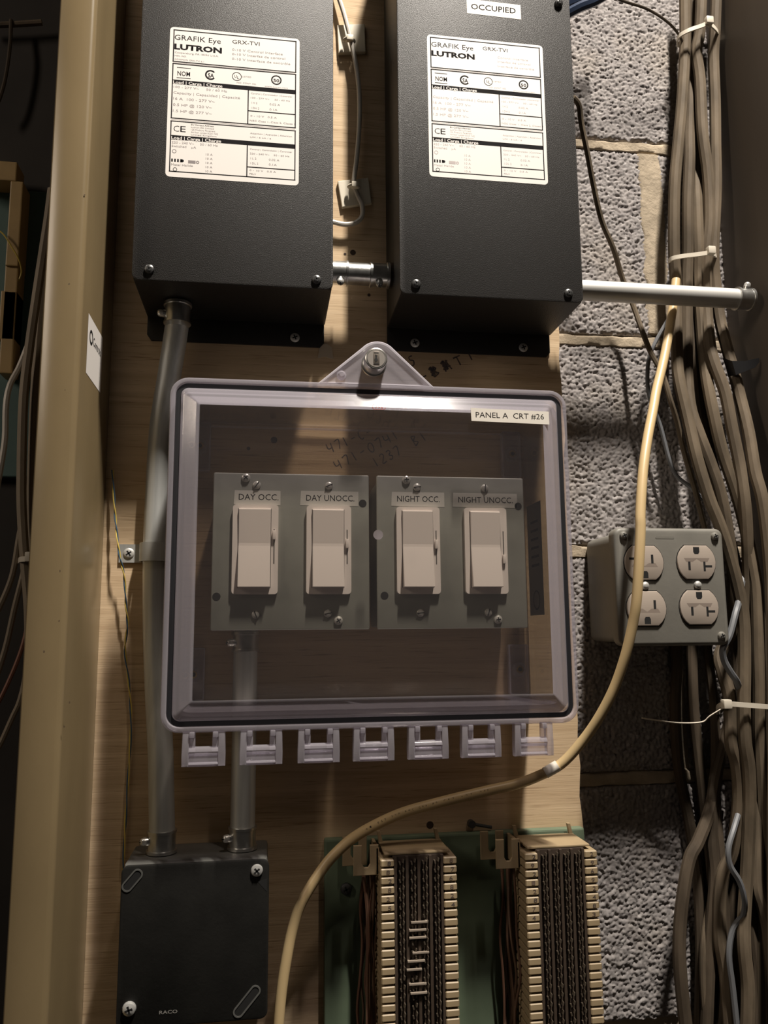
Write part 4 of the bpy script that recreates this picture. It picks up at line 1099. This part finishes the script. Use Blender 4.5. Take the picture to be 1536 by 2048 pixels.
cable('thin_grey_cable', 'thin grey cable slanting across the block wall from the OCCUPIED box', [(1146, 195, 60), (1158, 211, 56), (1163, 249, 50), (1174, 302, 44), (1186, 366, 36), (1203, 440, 28), (1227, 498, 20), (1245, 557, 8), (1267, 613, 6), (1283, 658, 12), (1302, 706, 18), (1325, 748, 22), (1341, 801, 24), (1354, 843, 20), (1368, 904, 14), (1390, 980, 6), (1420, 1100, 2)], 2.4, M_CABLE[0], n=8)
cable('thin_dark_wire', 'thin dark wire at the top right going into the upper cable tie', [(1225, -15, 40), (1241, 0, 38), (1294, 18, 30), (1335, 44, 24), (1358, 70, 14), (1372, 100, 6)], 1.2, M_CABLE[3], cat='wire', n=8)
cable('thin_pale_wire', 'thin pale wire curling in front of the mortar joint below the conduit', [(1352, 612, 0), (1331, 648, 4), (1312, 682, 4), (1299, 714, 4), (1295, 745, 4), (1298, 790, 2), (1320, 850, 2), (1346, 940, 2), (1380, 974, 4), (1420, 1010, 4)], 1.8, M_PALE, cat='wire', n=8)
cable('thin_blue_grey_cable', 'blue-grey cable curling out from under the outlet box corner', [(1486, 1150, 20), (1478, 1200, 34), (1471, 1226, 42), (1459, 1271, 46), (1446, 1296, 46), (1448, 1320, 44), (1461, 1344, 42), (1473, 1362, 38), (1484, 1390, 26)], 2.7, M_PALE, n=8)
cable('thin_blue_grey_cable', 'blue-grey cable snaking in front of the bundle near the bottom right corner', [(1476, 1630, 26), (1467, 1660, 34), (1457, 1696, 38), (1460, 1730, 38), (1479, 1763, 38), (1489, 1800, 36), (1486, 1830, 30), (1466, 1858, 26), (1458, 1910, 26), (1466, 1979, 26), (1478, 2090, 26)], 2.3, M_PALE, n=8)
cable('blue_cable', 'dark blue cable end at the top edge beside the OCCUPIED box', [(1130, 30, 30), (1160, 14, 34), (1190, 2, 36), (1230, -22, 36)], 4.5, M_BLUEC, n=8)
cable('blue_cable', 'second dark blue cable just above the first at the top edge', [(1120, 14, 22), (1160, -2, 24), (1220, -30, 26)], 4.5, M_BLUEC, n=8)
# white cable between the black boxes
cable('white_cable', 'white cable hanging between the black boxes through the two ivory mounts', [(668, -30, 6), (684, 15, 8), (694, 50, 9), (705, 95, 9), (715, 150, 10), (719, 200, 10), (718, 260, 10), (713, 320, 9), (708, 365, 8), (716, 392, 7), (724, 410, 7), (724, 432, 7), (712, 445, 7), (690, 449, 7), (665, 444, 7)], 2.1, M_WHITEC, n=10)
for lb, c4, tie in (('upper ivory adhesive cable mount between the black boxes', ((674, 52), (729, 50), (731, 106), (677, 108)), (698, 82)), ('lower ivory adhesive cable mount between the black boxes, slightly turned', ((675, 364), (736, 357), (743, 408), (684, 416)), (708, 374))):
    t = thing('cable_mount', lb, 'cable mount', P(*tie, 0.3), 'ivory cable mounts between the boxes')
    bm = NB(); prism(bm, [(P(x, y, 2).x, P(x, y, 2).z) for x, y in c4], 0.2, 3.6, 0.6)
    obj('base_pad', bm, M_NYL, t, smooth=False)
    c = P(*tie, 8)
    bm = NB()
    tube(bm, [(c.x + 4.6 * math.cos(a), -7.4 - 4.4 * math.sin(a), c.z) for a in [math.pi * i / 8 for i in range(9)]], 1.5, 8)
    box(bm, c.x - 2.5, c.x + 3.5, 9, 13.5, c.z - 2.6, c.z + 2.6, 0.8)
    obj('tie_loop', bm, M_NYL, t)
# twisted yellow and blue pair at left
tp = [(225, 940, 6), (229, 1010, 8), (233, 1060, 10), (239, 1110, 12), (248, 1150, 10), (252, 1210, 8), (255, 1250, 6), (250, 1300, 3), (258, 1370, 3), (262, 1450, 3), (256, 1560, 3), (250, 1660, 3), (246, 1740, 3)]
pp = smooth_path([P(*q) for q in tp], 8)
for ph, m, lb, nm in ((0, M_YW, 'thin yellow wire of the twisted pair beside the cream column', 'yellow_wire'), (math.pi, M_BW, 'thin dark blue wire of the twisted pair beside the cream column', 'blue_wire')):
    bm = NB(); tube(bm, [p + Vector((0.55 * math.cos(i * 0.55 + ph), 0.55 * math.sin(i * 0.55 + ph), 0)) for i, p in enumerate(pp)], 0.55, 6)
    obj(nm, bm, m, label=lb, cat='wire')
# cables in the recess at left
M_RCABLE = mat('recess_grey_cable', (0.33, 0.265, 0.19), 0.65, var=0.3, scale=(60, 60, 20))
CL = 'dim cables in the recess left of the column'
for lb, pts, r, m in (
    ('outer grey cable hugging the left edge of the cream column', [(104, 380, 30), (97, 435, 34), (84, 520, 36), (72, 600, 38), (58, 700, 38), (47, 800, 38), (43, 950, 38), (44, 1030, 38), (50, 1124, 38), (58, 1224, 36), (60, 1374, 36), (66, 1500, 30)], 3.6, M_RCABLE),
    ('inner grey cable between the outer cable and the cream column', [(112, 420, 20), (96, 520, 24), (84, 600, 26), (72, 750, 28), (64, 950, 28), (63, 1030, 28), (64, 1150, 28), (66, 1300, 28), (74, 1420, 20)], 3.6, M_RCABLE),
    ('third grey cable in the gap right beside the column edge', [(108, 520, 12), (96, 620, 14), (86, 760, 16), (80, 950, 16), (78, 1100, 16), (76, 1300, 16)], 3.2, M_RCABLE),
    ('upper fanned cable crossing the left edge at mid height', [(56, 1000, 24), (40, 1064, 26), (25, 1149, 26), (0, 1212, 26), (-20, 1250, 26)], 2.2, M_RCABLE),
    ('second fanned cable below the first at the left edge', [(60, 1080, 22), (47, 1144, 24), (30, 1212, 24), (10, 1300, 24), (-20, 1390, 24)], 2.2, M_RCABLE),
    ('reddish thin fanned cable at the left edge', [(62, 1200, 20), (50, 1274, 22), (30, 1334, 22), (0, 1399, 22), (-20, 1430, 22)], 1.6, None),
    ('lowest fanned cable bending off the left edge', [(60, 1250, 20), (52, 1344, 22), (40, 1400, 22), (25, 1434, 22), (0, 1489, 22), (-20, 1520, 22)], 2.0, M_RCABLE)):
    cable('recess_cable', lb, pts, r, m or mat('reddish_cable', (0.25, 0.11, 0.07), 0.5), group=CL, n=8)
cable('white_wire', 'stiff white wire at the far left edge in front of the teal board', [(56, 690, 20), (38, 735, 22), (20, 770, 26), (12, 810, 28), (10, 875, 28), (3, 925, 28), (-8, 985, 28)], 2.3, M_WHITEC, cat='wire', n=8)
cable('looped_wire', 'fine tan wire looping across the yellowish frame at the far left', [(-10, 455, 28), (8, 470, 30), (24, 495, 30), (38, 520, 28), (43, 545, 24), (34, 565, 22), (16, 580, 20)], 0.6, M_YW, cat='wire', n=6)
cable('horizontal_rod', 'dim horizontal rod at the top left behind the cream column', [(-30, 51, 8), (40, 48, 8), (84, 45, 8)], 2.4, M_CABLE[1], cat='rod', n=8)
cable('hanging_wire', 'dim wire curving down at the top left corner', [(22, 40, 10), (20, 90, 12), (12, 150, 12), (0, 195, 12), (-14, 220, 12)], 1.6, M_CABLE[3], cat='wire', n=8)

# ------------------------------------------------------------------ cable ties, tape flag
def cable_tie(label, front, back_d, head, tail=None, m=None):
    m = m or M_TIE
    t = thing('cable_tie', label, 'cable tie', P(*head), 'nylon cable ties')
    fr = smooth_path([P(*q) for q in front], 5)
    n = len(fr)
    bk = smooth_path([P(q[0], q[1], back_d) for q in front], 5)
    xm = sum(p.x for p in bk) / len(bk)
    back = [Vector((xm + (p.x - xm) * 0.86, p.y, p.z)) for p in bk[::-1]][1:-1:3]
    loop = fr + back
    bm = bmesh.new()
    rings = []
    N = len(loop)
    for i, p in enumerate(loop):
        tg = (loop[(i + 1) % N] - loop[i - 1]).normalized()
        wv = Vector((0, 0, 1)); wv = (wv - tg * wv.dot(tg)).normalized(); nv = tg.cross(wv)
        rings.append([bm.verts.new(p + wv * (1.9 * a) + nv * (0.7 * b)) for a, b in ((-1, -1), (1, -1), (1, 1), (-1, 1))])
    for A, B in zip(rings, rings[1:] + rings[:1]):
        for k in range(4): bm.faces.new((A[k], A[(k + 1) % 4], B[(k + 1) % 4], B[k]))
    bmesh.ops.recalc_face_normals(bm, faces=list(bm.faces))
    obj('band', bm, m, t, smooth=30)
    h = P(*head)
    bm = NB(); box(bm, h.x - 3.6, h.x + 3.6, -h.y - 2.5, -h.y + 3.5, h.z - 3.6, h.z + 3.6, 1.2)
    obj('head', bm, m, t)
    if tail:
        bm = NB(); tube(bm, smooth_path([P(*q) for q in tail], 5), 1.6, 6, flat=0.45)
        obj('tail', bm, m, t)
cable_tie('uppermost nylon tie around the cable bundle, near the top edge', [(1355, 90, 4), (1357, 74, 14), (1375, 62, 21), (1400, 53, 24), (1418, 48, 24), (1434, 62, 20), (1438, 76, 6)], -8, (1417, 43, 25))
cable_tie('second nylon tie around the bundle, just above the conduit', [(1338, 526, 4), (1342, 518, 14), (1362, 513, 19), (1395, 509, 21), (1420, 506, 20), (1432, 512, 14), (1436, 522, 4)], -8, (1421, 502, 21))
cable_tie('lower nylon tie around the bundle beneath the outlet box', [(1434, 1425, 10), (1436, 1414, 26), (1452, 1408, 38), (1490, 1410, 43), (1530, 1413, 42), (1562, 1416, 30), (1570, 1420, 12)], -6, (1452, 1408, 42), [(1446, 1416, 40), (1420, 1432, 34), (1404, 1444, 30), (1360, 1446, 26), (1310, 1440, 22), (1284, 1436, 20)])
cable_tie('dim nylon tie around the cables left of the column', [(38, 1122, 30), (42, 1119, 42), (58, 1117, 44), (70, 1115, 38), (74, 1116, 24)], 12, (62, 1114, 44))
t = thing('tape_flag', 'black tape flag folded around the rightmost cable below the conduit', 'tape', P(1460, 735, 24))
bm = NB()
pp = smooth_path([P(1449, 712, 20), P(1453, 720, 21), P(1459, 730, 22), P(1466, 744, 24)], 4)
tube(bm, [P(1458, 708, 17), P(1468, 750, 21)], 5.0, 12)
obj('wrap', bm, M_TAPEB, t)
bm = NB()
rs = []
for (xa, ya, xb, yb, d) in ((1447, 716, 1459, 752, 23), (1464, 722, 1472, 750, 30), (1490, 722, 1492, 742, 33), (1508, 718, 1510, 735, 32), (1518, 716, 1519, 724, 30)):
    a, b = P(xa, ya, d), P(xb, yb, d)
    rs.append([(a.x, d, a.z), (b.x, d, b.z), (b.x, d - 1.2, b.z), (a.x, d - 1.2, a.z)])
loft(bm, rs)
obj('flag', bm, M_TAPEB, t, smooth=40)
